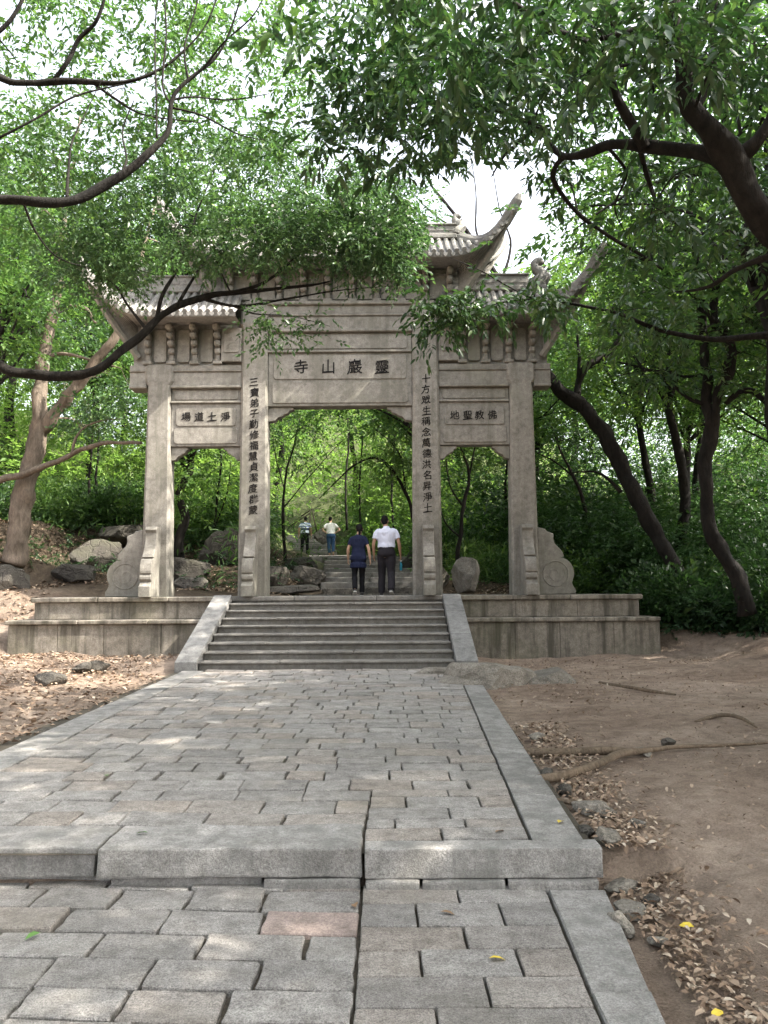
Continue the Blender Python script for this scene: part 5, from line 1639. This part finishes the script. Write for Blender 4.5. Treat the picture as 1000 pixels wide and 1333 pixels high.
V, T = clump_field(1600, (-4, 5), (22, 44), lambda x, y: .2 + np.clip((y - 22) * .09, 0, 1.6), 50, .34, .14, 203, keep_under, .6)
o = np_mesh('undergrowth', V, T, M_LEAF_BG); tag(o, 'light green undergrowth along the hillside steps', 'undergrowth', kind='stuff')
V, T = clump_field(5200, (-30, 30), (24, 46), lambda x, y: 2.2 + np.clip((y - 24) * .26, 0, 5.0), 45, .5, .17, 205, lambda x, y: keep_under(x, y) & (x < 2.5), .7)
o = np_mesh('understory', V, T, M_LEAF_FAR); tag(o, 'mid height saplings and shrubs filling the wood behind the gate', 'understory', kind='stuff')  # its sunlit brightness is put into the leaf colour
V, T = clump_field(2600, (2.5, 30), (24, 46), lambda x, y: 2.2 + np.clip((y - 24) * .26, 0, 5.0), 45, .5, .17, 206, keep_under, .7)
o = np_mesh('understory', V, T, M_LEAF_UND); tag(o, 'dark mid height shrubs filling the wood on the right', 'understory', kind='stuff')
V, T = clump_field(3800, (-48, 48), (44, 74), lambda x, y: 15 + 0 * x, 34, .95, .30, 204, lambda x, y: x == x, .7, hbias=.85)
o = np_mesh('distant_wood', V, T, M_LEAF_FAR); tag(o, 'distant wood of foliage coloured sunlit pale green closing the view behind the gate', 'wood', kind='stuff')
V, T = clump_field(900, (4.0, 18), (16.4, 30), lambda x, y: .5 + np.clip((y - 16.5) * .42, 0, 2.4), 22, .26, .24, 221, keep_under, .5, wid=.42)
o = np_mesh('broad_leaved_plants', V, T, M_LEAF_OAK); tag(o, 'broad leaved plants standing out of the undergrowth on the right', 'plants', kind='stuff')
V, T = clump_field(1500, (4.0, 18), (16.4, 27), lambda x, y: .6 + np.clip((y - 16.5) * .3, 0, 1.6), 70, .22, .075, 222, keep_under, .7)
o = np_mesh('fine_leaved_plants', V, T, M_LEAF_CAM); tag(o, 'fine leaved plants between the trunks on the right', 'plants', kind='stuff')
V, T = clump_field(170, (-10, -2.6), (19.6, 24.5), lambda x, y: .3 + 0 * x, 45, .16, .09, 231, lambda x, y: x == x, .6)
o = np_mesh('ferns', V, T, M_LEAF_UND); tag(o, 'scattered ferns growing between the rocks on the left slope', 'ferns', kind='stuff')
# slender grass-like plants left of the steps and left slope
g = np.random.default_rng(77)
def reeds(cx, cy, sx, sy, n, hh, seed, label):
    g = np.random.default_rng(seed)
    x = g.normal(cx, sx, n); y = g.normal(cy, sy, n); z = height(x, y)
    P = np.stack([x, y, z], 1)
    P = P + np.stack([np.zeros(n), np.zeros(n), g.uniform(0, hh, n)], 1)
    Dv = g.normal(size=(n, 3)) * .6 + np.array([0, 0, .7])
    L = g.uniform(.15, .4, n)
    V, T = leaf_arrays(P, Dv, L, L * .12, near=True, up=.2, r=g)
    o = np_mesh('bamboo_grass', V, T, M_LEAF_BG); tag(o, label, 'bamboo grass', kind='stuff')
reeds(-7.2, 25, 2.2, 1.2, 5000, 1.3, 71, 'feathery bamboo grass on the slope behind the left side opening')
reeds(-3.9, 23.6, .3, 1.3, 1500, 1.2, 72, 'arching bamboo grass left of the hillside steps')
reeds(2.6, 23.6, .5, 1.2, 1500, 1.0, 73, 'bamboo grass right of the hillside steps')
reeds(-11.5, 24.5, 1.6, 1.2, 3500, 1.5, 74, 'bamboo grass behind the forked tree')

# bushes at the front of the undergrowth
def bush_mesh(seed, n=2600, leafL=.11, leafm=M_LEAF_UND):
    g = np.random.default_rng(seed)
    C = g.normal(size=(34, 3)) * np.array([.42, .42, .28]) + np.array([0, 0, .55])
    idx = g.integers(0, 34, n)
    off = g.normal(size=(n, 3)) * .15
    P = C[idx] + off; P[:, 2] = np.abs(P[:, 2])
    L = leafL * g.uniform(.6, 1.3, n)
    V, T = leaf_arrays(P, off + np.array([0, 0, .05]) + (P - [0, 0, .3]) * .2, L, L * .5, up=.8, r=g)
    cr = np_mesh('foliage', V, T, leafm)
    mb = MB(); r = random.Random(seed)
    for k in range(9):
        c = C[k * 3]
        tube(mb, [Vector((0, 0, -.1)), Vector((c[0] * .4, c[1] * .4, c[2] * .6)), Vector(c)], [.02, .013, .005], 5)
    st_ = obj('stem', mb, M_BARK)
    return stash((st_, cr))
BB = [bush_mesh(301), bush_mesh(302, 2400, .13), bush_mesh(303, 2600, .10, M_LEAF_BG)]
bushes = [(5.9, 17.3, 1, 1.0, 'bush against the right end of the platform'), (6.7, 16.7, 0, .8, 'low bush between the platform and the leaning trunk'), (7.5, 16.0, 1, .9, 'bush at the foot of the twin stemmed tree'),
          (8.3, 15.2, 0, .85, 'bush at the right picture edge nearest the camera'), (7.0, 18.3, 2, 1.1, 'brighter bush behind the foot of the leaning trunk'), (8.6, 17.0, 1, 1.2, 'tall bush behind the twin stemmed tree'),
          (5.2, 20.3, 2, 1.0, 'green bush seen beside the right drum stone'), (3.3, 21.9, 2, .9, 'bright bush low in the right side opening'), (-9.9, 23.6, 2, 1.1, 'pale bush left of the forked tree'), (-11.5, 22.8, 1, 1.0, 'dark bush above the stacked rocks'),
          (-6.6, 24.2, 2, 1.1, 'bush behind the rocks in the left side opening'), (-8.4, 23.6, 1, 1.0, 'bush above the slanting rock face'), (1.9, 24.6, 1, 1.2, 'bush right of the hillside steps behind the man')]
for x, y, k, sc, lb in bushes:
    t = thing('bush', lb, 'bush', (x, y, hz(x, y) - .05)); t.scale = (sc,) * 3; t.rotation_euler = (0, 0, R.uniform(0, 6))
    for nm, me in zip(('stem', 'foliage'), BB[k]):
        o = bpy.data.objects.new(nm, me); COL.objects.link(o); o.parent = t
        if nm == 'foliage': o['kind'] = 'stuff'

# ------------------------------------------------------------------ fallen leaves
def litter(name, X, Y, seed, size=.07, label='', dz=.012, z=None, near=False):
    g = np.random.default_rng(seed); n = len(X)
    zz = height(X, Y) if z is None else z
    P = np.stack([X, Y, zz + dz + g.uniform(0, .02, n)], 1)
    a = g.uniform(0, 2 * np.pi, n)
    Dv = np.stack([np.cos(a), np.sin(a), g.normal(0, .28, n)], 1)
    L = size * g.uniform(.35, 1.6, n)
    V, T = leaf_arrays(P, Dv, L, L * g.uniform(.42, .66, n), up=2.2, r=g, near=near)
    o = np_mesh(name, V, T, M_LITTER)
    return tag(o, label, 'leaf litter', kind='stuff')
g = np.random.default_rng(5)
def cat(*a): return np.concatenate(a)
X = cat(oxr_ := g.normal(1.36, .15, 2600) + 0, ); Y = g.uniform(3.0, 8.5, 2600)
X = X + (Y - 4.6) * .04 + np.where(Y > 5, .05, 0)
X = cat(X, g.normal(1.36, .20, 950)); Y = cat(Y, g.uniform(2.4, 5.2, 950))
X = cat(X, g.uniform(1.4, 9, 2600)); Y = cat(Y, g.uniform(3, 17, 2600))
X = cat(X, g.normal(2.6, .8, 900)); Y = cat(Y, g.uniform(9, 15.5, 900))
X = cat(X, g.uniform(5.5, 9.5, 900)); Y = cat(Y, g.uniform(14.5, 18, 900))
m = ~((X < 1.2) | ((X < 5.6) & (Y > 15.9)) | ((X < 1.65) & (Y > 13.2)))
litter('fallen_leaves', X[m], Y[m], 1, .038, 'dry fallen leaves gathered along the right edge of the path and over the earth', near=True)
X = g.uniform(1.2, 9, 9000); Y = 2.5 + g.uniform(0, 1, 9000) ** 1.4 * 14
m = ~((X < 1.25) | ((X < 5.6) & (Y > 15.9)) | ((X < 1.65) & (Y > 13.2)))
litter('leaf_crumbs', X[m], Y[m], 9, .022, 'crumbs of broken leaf and twig on the bare earth right of the path')
X = g.uniform(-9.5, -3.42, 7500); Y = g.uniform(6.5, 16.0, 7500)
m = ~((X > -3.95) & (Y > 13.0))
litter('fallen_leaves', X[m], Y[m], 2, .07, 'dry fallen leaves covering the ground left of the path')
X = g.uniform(-14, -1.9, 16000); Y = g.uniform(16.8, 25.5, 16000)
m = ~((X > -7.6) & (Y < 19.2))
litter('fallen_leaves', X[m], Y[m], 3, .085, 'dry fallen leaves on the slope behind the platform on the left')
X = g.uniform(1.2, 6, 3000); Y = g.uniform(19.2, 24, 3000)
litter('fallen_leaves', X, Y, 4, .08, 'dry fallen leaves behind the platform on the right')
for i, (px, py, c) in enumerate(((636, 1235, 'yellow'), (727, 1070, 'yellow'), (139, 1010, 'green'), (193, 1079, 'green'), (55, 1146, 'green'), (750, 1320, 'green'), (573, 1178, 'brown'), (645, 1081, 'brown'), (463, 1172, 'brown'), (901, 1140, 'yellow'), (940, 1290, 'yellow'))):
    zt_ = 0 if py > 1150 else .2
    D = (EYE - zt_) * F / (py - 770) * 1.02
    p = at(px, py, D)
    z = (.012 if p.y < 4.5 and p.x < 1.1 else (path_z(p.y) + .012 if p.x < 1.1 else hz(p.x, p.y) + .02))
    colr = {'yellow': (.62, .47, .06), 'green': (.10, .20, .05), 'brown': (.22, .14, .08)}[c]
    V, T = leaf_arrays(np.array([[0, 0, 0.0]]), np.array([[math.cos(i), math.sin(i), .15]]), .075, .04, near=True, up=3)
    o = np_mesh('fallen_leaf', V, T, plain('%s_leaf' % c, colr, .6, 40, .1), loc=(p.x, p.y, z))
    where = ['on the lower paving beside the long joint', 'on the right border slab above the kerb', 'standing up on the upper paving at left', 'on the left kerb stone', 'on the lower paving at far left', 'at the bottom edge of the lower paving',
             'below the kerb on the lower paving', 'on the stone by the right border', 'on the joint just below the kerb', 'on the earth right of the kerb', 'on the earth in the bottom right corner'][i]
    tag(o, f'single {c} leaf lying {where}', 'leaf')
# ------------------------------------------------------------------ people
def rings(mb, rs, n=20):
    """closed body of horizontal elliptic rings: (z, cx, cy, rx, ry)"""
    V, f = [], []
    for z, cx, cy, rx, ry in rs:
        for k in range(n):
            a = 2 * math.pi * k / n
            V.append((cx + rx * math.cos(a), cy + ry * math.sin(a), z))
    m = len(rs)
    for i in range(m - 1):
        for k in range(n):
            f.append((i * n + k, i * n + (k + 1) % n, (i + 1) * n + (k + 1) % n, (i + 1) * n + k))
    f.append(tuple(range(n))[::-1]); f.append(tuple((m - 1) * n + k for k in range(n)))
    return mb.add(V, f)

def fused(name, mb, mt, parent, voxel=.011, smooth=4, wrinkle=0.0):
    """one continuous surface out of overlapping closed volumes"""
    me = bpy.data.meshes.new('tmp')
    me.from_pydata([tuple(v) for v in mb.v], [], mb.f); fix(me)
    o = bpy.data.objects.new('tmp', me); COL.objects.link(o)
    md = o.modifiers.new('r', 'REMESH'); md.mode = 'VOXEL'; md.voxel_size = voxel
    if smooth:
        ms = o.modifiers.new('s', 'SMOOTH'); ms.factor = .5; ms.iterations = smooth
    me2 = bpy.data.meshes.new_from_object(o.evaluated_get(bpy.context.evaluated_depsgraph_get()))
    bpy.data.objects.remove(o)
    me2.name = name
    if wrinkle:
        for v in me2.vertices:
            p = v.co
            q = Vector((p.x * 13, p.y * 13, p.z * 6))
            v.co = p + v.normal * (wrinkle * (mnoise.noise(q) + .5 * mnoise.noise(q * 2.3)))
    me2.polygons.foreach_set('use_smooth', [True] * len(me2.polygons))
    me2.materials.clear(); me2.materials.append(mt)
    p = bpy.data.objects.new(name, me2); COL.objects.link(p); p.parent = parent
    return p

def hand_vol(mb, w, d, pn, side, curl=.5, sc=1.0):
    """palm, four fingers and a thumb continuing the forearm direction d; pn = palm normal; side = thumb side"""
    d = Vector(d).normalized(); pn = Vector(pn); pn = (pn - d * pn.dot(d)).normalized()
    s = Vector(side); s = (s - d * s.dot(d) - pn * s.dot(pn)).normalized()
    pc = [w, w + d * .045 * sc, w + d * .088 * sc]
    tube(mb, [w - d * .02, w, w + d * .03 * sc, w + d * .07 * sc, w + d * .092 * sc], [.027 * sc, .028 * sc, .038 * sc, .042 * sc, .036 * sc], 12, flat=.42, ref=tuple(s))
    for i, (o, L) in enumerate(((.029, .072), (.010, .082), (-.010, .076), (-.028, .060))):
        a = w + d * .08 * sc + s * o * sc
        p = [a]
        ang = 0
        for k in range(3):
            ang += curl * (.55 if k == 0 else .75)
            dd = d * math.cos(ang) + pn * math.sin(ang)
            p.append(p[-1] + dd * L * sc * (.42, .32, .26)[k])
        tube(mb, p, [.0098 * sc, .0092 * sc, .0084 * sc, .006 * sc], 8)
    a = w + d * .02 * sc + s * .024 * sc
    t1 = a + (d * .6 + s * .7 + pn * .25).normalized() * .04 * sc
    t2 = t1 + (d * .85 + s * .25 + pn * .45 * curl).normalized() * .034 * sc
    tube(mb, [a, t1, t2], [.014 * sc, .0115 * sc, .008 * sc], 8)

def limb(mb, pts, rr, n=14, flat=1.0, ref=(1, 0, 0)):
    a, b = smooth_path(pts, rr, 3)
    tube(mb, a, b, n, flat=flat, ref=ref)

SKIN = plain('skin', (.42, .26, .18), .55, 30, .06, .35, .05)
SKIN2 = plain('tanned_skin', (.30, .175, .115), .55, 30, .06, .35, .05)
HAIR = plain('black_hair', (.007, .006, .006), .75, 160, .3, .12, .3)
NAVY = plain('navy_cloth', (.016, .02, .045), .9, 90, .15, .1, .2)
BLACK = plain('black_cloth', (.012, .012, .014), .9, 90, .15, .1, .2)
LAV = plain('pale_lavender_cloth', (.60, .62, .74), .85, 90, .04, .15, .2)
DARKT = plain('dark_trouser_cloth', (.022, .020, .024), .85, 90, .15, .15, .2)
WHITE = plain('white_cloth', (.78, .76, .74), .85, 90, .04, .1, .2)
JEAN = plain('blue_denim', (.035, .07, .14), .9, 120, .25, .1, .3)
SHOE = plain('dark_shoe_leather', (.02, .018, .018), .5, 60, .2, .4, .1)
SOLE = plain('pale_shoe_sole', (.55, .53, .5), .8, 60, .1, .2, .1)
BELT = plain('belt_leather', (.03, .02, .015), .5, 60, .2, .4, .1)

def stripe_mat():
    m, nt, p = mat('striped_jersey')
    tc = nt.nodes.new('ShaderNodeTexCoord')
    sx = nt.nodes.new('ShaderNodeSeparateXYZ'); nt.links.new(tc.outputs['Object'], sx.inputs[0])
    mr = nt.nodes.new('ShaderNodeMapRange'); mr.inputs[1].default_value = .9; mr.inputs[2].default_value = 1.5
    nt.links.new(sx.outputs[2], mr.inputs[0])
    c = ramp(nt, mr.outputs[0], [(0, (.62, .68, .75)), (.28, (.62, .68, .75)), (1, (.62, .68, .75))])
    r = c.node; r.color_ramp.interpolation = 'CONSTANT'
    for pos, col in ((.24, (.62, .68, .75)), (.30, (.02, .03, .09)), (.48, (.62, .68, .75)), (.56, (.12, .16, .30)), (.64, (.62, .68, .75)), (.80, (.10, .14, .28)), (.86, (.55, .6, .68))):
        e = r.color_ramp.elements.new(pos); e.color = (*col, 1)
    nt.links.new(c, p.inputs['Base Color']); p.inputs['Roughness'].default_value = .9
    return m
STRIPE = stripe_mat()

def person(loc, rz, H, label, P):
    """P: pose and dress. Every length is for 1.70 m and scaled by H"""
    t = thing('person', label, 'person', (0, 0, 0))
    t['_w'] = (0, 0, 0)
    w = P.get('w', 1.0)       # width of the shoulders
    fem = P.get('fem', False)
    ln = P.get('lean', 0.0)   # forward lean of the torso
    def L(z, y=0.0): return y + max(0, z - .92) * ln
    hipw = .165 if not fem else .170
    tor = [(.80, 0, 0, .13, .10), (.86, 0, -.01, hipw + .005, .125), (.93, 0, -.012, hipw, .125), (1.03, 0, 0, .142 if fem else .155, .105), (1.12, 0, .0, .128 if fem else .155, .10), (1.24, 0, .0, .15 if fem else .172, .115), (1.34, 0, -.005, (.165 if fem else .185) * w, .115), (1.405, 0, -.01, (.14 if fem else .16) * w, .09), (1.44, 0, -.008, .08, .07)]
    tor = [(z, cx, L(z, cy), rx, ry) for z, cx, cy, rx, ry in tor]
    sh = (.165 if fem else .188) * w
    body = MB()
    rings(body, [(z, cx, cy, rx * .88, ry * .85) for z, cx, cy, rx, ry in tor])
    hx, hy = P.get('head', (0, 0))
    neck = Vector((0, L(1.42), 1.40)); hb = Vector((hx, L(1.5) + .015 + hy, 1.52))
    limb(body, [neck, neck.lerp(hb, .6), hb], [.062, .054, .052])
    hc = hb + Vector((hx * .3, .02 + hy * .5, .085 - abs(hy) * .3))
    # head: skull, jaw, nose, ears
    def ell(mb, c, rx, ry, rz, n=14):
        V, f = [], []
        for i in range(n + 1):
            th_ = math.pi * i / n
            for k in range(n):
                a = 2 * math.pi * k / n
                V.append((c[0] + rx * math.sin(th_) * math.cos(a), c[1] + ry * math.sin(th_) * math.sin(a), c[2] + rz * math.cos(th_)))
        for i in range(n):
            for k in range(n):
                f.append((i * n + k, (i + 1) * n + k, (i + 1) * n + (k + 1) % n, i * n + (k + 1) % n))
        mb.add(V, f)
    ell(body, hc, .075, .092, .105)
    ell(body, hc + Vector((0, .045, -.055)), .052, .05, .055)
    ell(body, hc + Vector((0, .105, -.012)), .013, .02, .022)
    for s in (-1, 1):
        ell(body, hc + Vector((s * .078, -.004, -.01)), .012, .02, .031, 8)
        ell(body, hc + Vector((s * .028, .086, .012)), .016, .010, .009, 8)
    ell(body, hc + Vector((0, .092, -.052)), .026, .012, .010, 8)
    clothes, sleeves = MB(), []
    # arms
    for s, key in ((-1, 'arm_l'), (1, 'arm_r')):
        e, wv = P[key]
        S = Vector((s * (sh - .012), L(1.37), 1.375)); E = Vector(e) + Vector((0, L(1.1) * .6, 0)); W = Vector(wv)
        limb(body, [S + Vector((-s * .02, 0, -.015)), S.lerp(E, .5), E], [.040, .041, .036])
        limb(body, [E, E.lerp(W, .3), E.lerp(W, .75), W], [.037, .038, .028, .025])
        hand_vol(body, W, W - E, P.get('palm_' + key[-1], (-s, 0, 0)), P.get('thumb_' + key[-1], (0, 1, 0)), P.get('curl_' + key[-1], .45))
        slv = .62
        q = S.lerp(E, slv)
        limb(clothes, [S + Vector((-s * .07, 0, .0)), S + Vector((-s * .02, 0, -.012)), S.lerp(E, .3), q], [.058, .062, .062, .066 if not fem else .058])
    # legs
    legs = MB(); feet = []
    for s, key in ((-1, 'leg_l'), (1, 'leg_r')):
        k, a = P[key]
        Hh = Vector((s * .088, L(.9), .90)); K = Vector(k); A = Vector(a)
        limb(body, [Hh, Hh.lerp(K, .45), K], [.078, .068, .050])
        limb(body, [K, K.lerp(A, .3), K.lerp(A, .8), A], [.055, .057, .038, .034])
        lw = P.get('legw', 1.0)
        end = A + (A - K).normalized() * P.get('hem', .03)
        limb(legs, [Hh + Vector((0, 0, .03)), Hh.lerp(K, .45), K, K.lerp(end, .5), end], [.105, .096 * lw, .074 * lw, .070 * lw, .064 * lw])
        # foot volume inside the shoe
        fd = Vector(P.get('foot_' + key[-1], (0, 1, 0))).normalized()
        limb(body, [A, A + Vector((0, 0, -.045)) + fd * .05, A + Vector((0, 0, -.06)) + fd * .15], [.036, .034, .022])
        heel = A + Vector((0, 0, -.052)) - fd * .055
        feet.append((heel, fd, A))
    fused('body', body, P.get('skin', SKIN), t, .0085, 3)
    rings(legs, [(.80, 0, L(.8, 0), .12, .10), (.86, 0, L(.86, -.01), hipw + .022, .142), (.93, 0, L(.93, -.012), hipw + .016, .14), (1.02, 0, L(1.02, 0), .165, .122), (1.045, 0, L(1.045), .160, .118)])
    tr = fused('trousers', legs, P['trousers'], t, .012, 3, .010)
    # upper garment
    m = .022
    hemz = P['hemz']
    gar = [(z, cx, cy, rx + m + ((.0 if fem else .012) if z < 1.1 else 0), ry + m + (.008 if z < 1.1 else 0)) for z, cx, cy, rx, ry in tor if z >= hemz - .001 and z < 1.43]
    if fem:
        gar = [(hemz, 0, L(hemz, -.01), .198, .150), (hemz + .10, 0, L(hemz, -.012), .196, .150)] + [g_ for g_ in gar if g_[0] > hemz + .12]
    else:
        gar = [(hemz, 0, L(hemz), gar[0][3], gar[0][4])] + gar[1:]
    gar.append((1.43, 0, L(1.43, -.008), .082, .074)); gar.append((1.452, 0, L(1.45, -.004), .070, .064))
    rings(clothes, gar)
    fused('tunic' if fem else 'shirt', clothes, P['shirt'], t, .012, 4, .014)
    if P.get('collar'):
        mb = MB(); limb(mb, [Vector((0, L(1.43) - .004, 1.425)), Vector((0, L(1.46), 1.475))], [.075, .062]); fused('collar', mb, P['shirt'], t, .008, 1)
    if P.get('belt'):
        mb = MB(); rings(mb, [(1.015, 0, L(1.015), .172, .13), (1.05, 0, L(1.05), .170, .128)]); obj('belt', mb, BELT, t, smooth=True)
    # hair
    hr = MB()
    if fem:
        ell(hr, hc + Vector((0, -.014, .012)), .086, .098, .108)
        ell(hr, hc + Vector((0, -.10, -.035)), .040, .042, .050)
        limb(hr, [hc + Vector((0, -.10, -.05)), hc + Vector((.004, -.115, -.12)), hc + Vector((.006, -.10, -.20)), hc + Vector((.004, -.09, -.235))], [.030, .030, .022, .008])
    else:
        ell(hr, hc + Vector((0, -.016, .020)), .083, .094, .102)
        ell(hr, hc + Vector((0, -.05, -.03)), .068, .055, .060)
    fused('hair', hr, P.get('hair', HAIR), t, .008, 2, .010)
    for i, (heel, fd, A) in enumerate(feet):
        # heel may be lifted: shoe pivots on the toe
        s = fd.cross(Vector((0, 0, 1))).normalized()
        mb = MB()
        b0 = heel + Vector((0, 0, 0))
        limb(mb, [b0, b0 + fd * .07 + Vector((0, 0, .012)), b0 + fd * .16 + Vector((0, 0, -.006)), b0 + fd * .25 + Vector((0, 0, -.012))], [.040, .046, .046, .030], 14, .8, ref=tuple(s))
        limb(mb, [b0 + fd * .045, A + Vector((0, 0, .0))], [.046, .044])
        o = fused('shoe', mb, P.get('shoe', SHOE), t, .008, 2)
        mb = MB()
        up = s.cross(fd).normalized()
        q = b0 - up * .032
        V = []
        for dz in (-.012, .008):
            for a, ww in ((-.035, .028), (.0, .042), (.07, .040), (.16, .050), (.24, .040), (.275, .018)):
                V.append(q + fd * a + s * ww + up * dz)
            for a, ww in ((.275, .018), (.24, .040), (.16, .050), (.07, .040), (.0, .042), (-.035, .028)):
                V.append(q + fd * a - s * ww + up * dz)
        n = 12
        mb.add(V, [tuple(range(n)), tuple(range(n, 2 * n))[::-1]] + [(j, (j + 1) % n, n + (j + 1) % n, n + j) for j in range(n)])
        so = obj('sole', mb, P.get('sole', SOLE), o)
    t.location = loc; t.rotation_euler = (0, 0, rz); k = H / 1.70; t.scale = (k, k, k)
    return t

PZ = PLAT_Z
woman = at(467, 775, 17.55); man = at(503.5, 775, 17.5)
person((woman.x, 17.55, PZ), rad(2), 1.56, 'woman in navy tunic and black trousers, hair tied back, at the left of the couple', dict(
    fem=True, w=.98, hemz=.66, shirt=NAVY, trousers=BLACK, shoe=SHOE, sole=SOLE, legw=.92, hem=.0,
    arm_l=((-.25, .01, 1.10), (-.25, .12, .87)), arm_r=((.245, -.07, 1.10), (.275, -.03, .85)), palm_l=(1, 0, 0), palm_r=(-1, 0, 0),
    leg_l=((-.095, .04, .49), (-.085, -.20, .15)), leg_r=((.085, .13, .50), (.08, .13, .085)), foot_l=(0, 1, -.45), head=(.02, .01)))
person((man.x, 17.5, PZ), rad(-1), 1.74, 'man in pale lavender short sleeved shirt and dark trousers beside the woman in navy', dict(
    w=1.10, hemz=1.02, shirt=LAV, trousers=DARKT, skin=SKIN2, collar=True, belt=True, legw=1.12, hem=.03,
    arm_l=((-.275, -.02, 1.10), (-.27, .06, .86)), arm_r=((.275, -.03, 1.10), (.30, .05, .86)), palm_l=(1, 0, 0), palm_r=(-1, 0, 0), curl_r=.95,
    leg_l=((-.10, .14, .50), (-.11, .16, .085)), leg_r=((.10, .02, .48), (.105, -.20, .14)), foot_r=(.1, 1, -.4), head=(-.025, .015)))
# the bottle in the man's right hand
def bottle():
    m, nt, p = mat('blue_bottle_plastic')
    p.inputs['Base Color'].default_value = (.03, .28, .42, 1); p.inputs['Roughness'].default_value = .2
    p.inputs['Transmission Weight'].default_value = .5
    mw, nt2, p2 = mat('white_bottle_cap'); p2.inputs['Base Color'].default_value = (.75, .75, .73, 1)
    k = 1.74 / 1.70
    c = Vector((man.x + .310 * k, 17.5 + .085 * k, PZ + .675 * k))
    t = thing('bottle', 'blue drink bottle hanging from the hand of the man', 'bottle', c)
    prof = [(-.10, .028), (-.095, .033), (-.02, .033), (.03, .034), (.06, .026), (.085, .014), (.10, .013)]
    mb = MB(); tube(mb, [c + Vector((0, 0, z - .05)) for z, r in prof], [r for z, r in prof], 16, ref=(1, 0, 0)); obj('flask', mb, m, t, smooth=True)
    mb = MB(); tube(mb, [c + Vector((0, 0, z)) for z in (.05, .055, .072, .075)], [.015, .017, .017, .013], 14, ref=(1, 0, 0)); obj('cap', mb, mw, t)
bottle()
fl, fr_ = at(397, 722, 34.6), at(431.5, 720, 33.9)
def stair_z(y): return 3.05 + 1.5 * math.ceil(max(0, (y - 33.8)) / (8.2 / 11)) / 11
person((fl.x, 34.5, 3.05 + 1.5 / 11), rad(-4), 1.66, 'person in striped blue and white top bending forward on the far steps', dict(
    w=1.0, lean=.32, hemz=.95, shirt=STRIPE, trousers=BLACK, skin=SKIN2, legw=1.0, hem=.03,
    arm_l=((-.27, .02, 1.12), (-.28, .06, .84)), arm_r=((.27, .0, 1.12), (.29, .04, .84)),
    leg_l=((-.11, .04, .48), (-.13, -.03, .085)), leg_r=((.10, .10, .50), (.12, .06, .085)), head=(0, .05)))
person((fr_.x, 33.55, 3.04), rad(6), 1.70, 'person in white T-shirt and blue jeans, hands on hips, by the far steps', dict(
    w=1.05, lean=.12, hemz=.98, shirt=WHITE, trousers=JEAN, legw=.95, hem=-.10, shoe=plain('reddish_brown_shoe', (.12, .05, .035)),
    arm_l=((-.36, -.10, 1.14), (-.19, -.03, 1.02)), arm_r=((.37, -.10, 1.14), (.19, -.03, 1.02)), palm_l=(0, 0, -1), palm_r=(0, 0, -1), thumb_l=(0, -1, 0), thumb_r=(0, -1, 0), curl_l=.3, curl_r=.3,
    leg_l=((-.08, .05, .48), (-.05, .02, .085)), leg_r=((.09, .02, .49), (.10, -.14, .115)), head=(-.015, .02)))

# pole rail beside the far steps
hr_ = thing('pole_rail', 'pale crossed pole rail beside the far steps', 'railing', tuple(at(405, 690, 37)))
for a, b in (((403, 697, 37), (404, 664, 37)), ((413, 694, 37), (406, 662, 37)), ((376, 686, 37.5), (404, 668, 37)), ((406, 663, 37), (392, 672, 38))):
    mb = MB(); tube(mb, [at(*a), at(*b)], [.035, .03], 8); obj('pole', mb, M_BARKL, hr_, smooth=True)
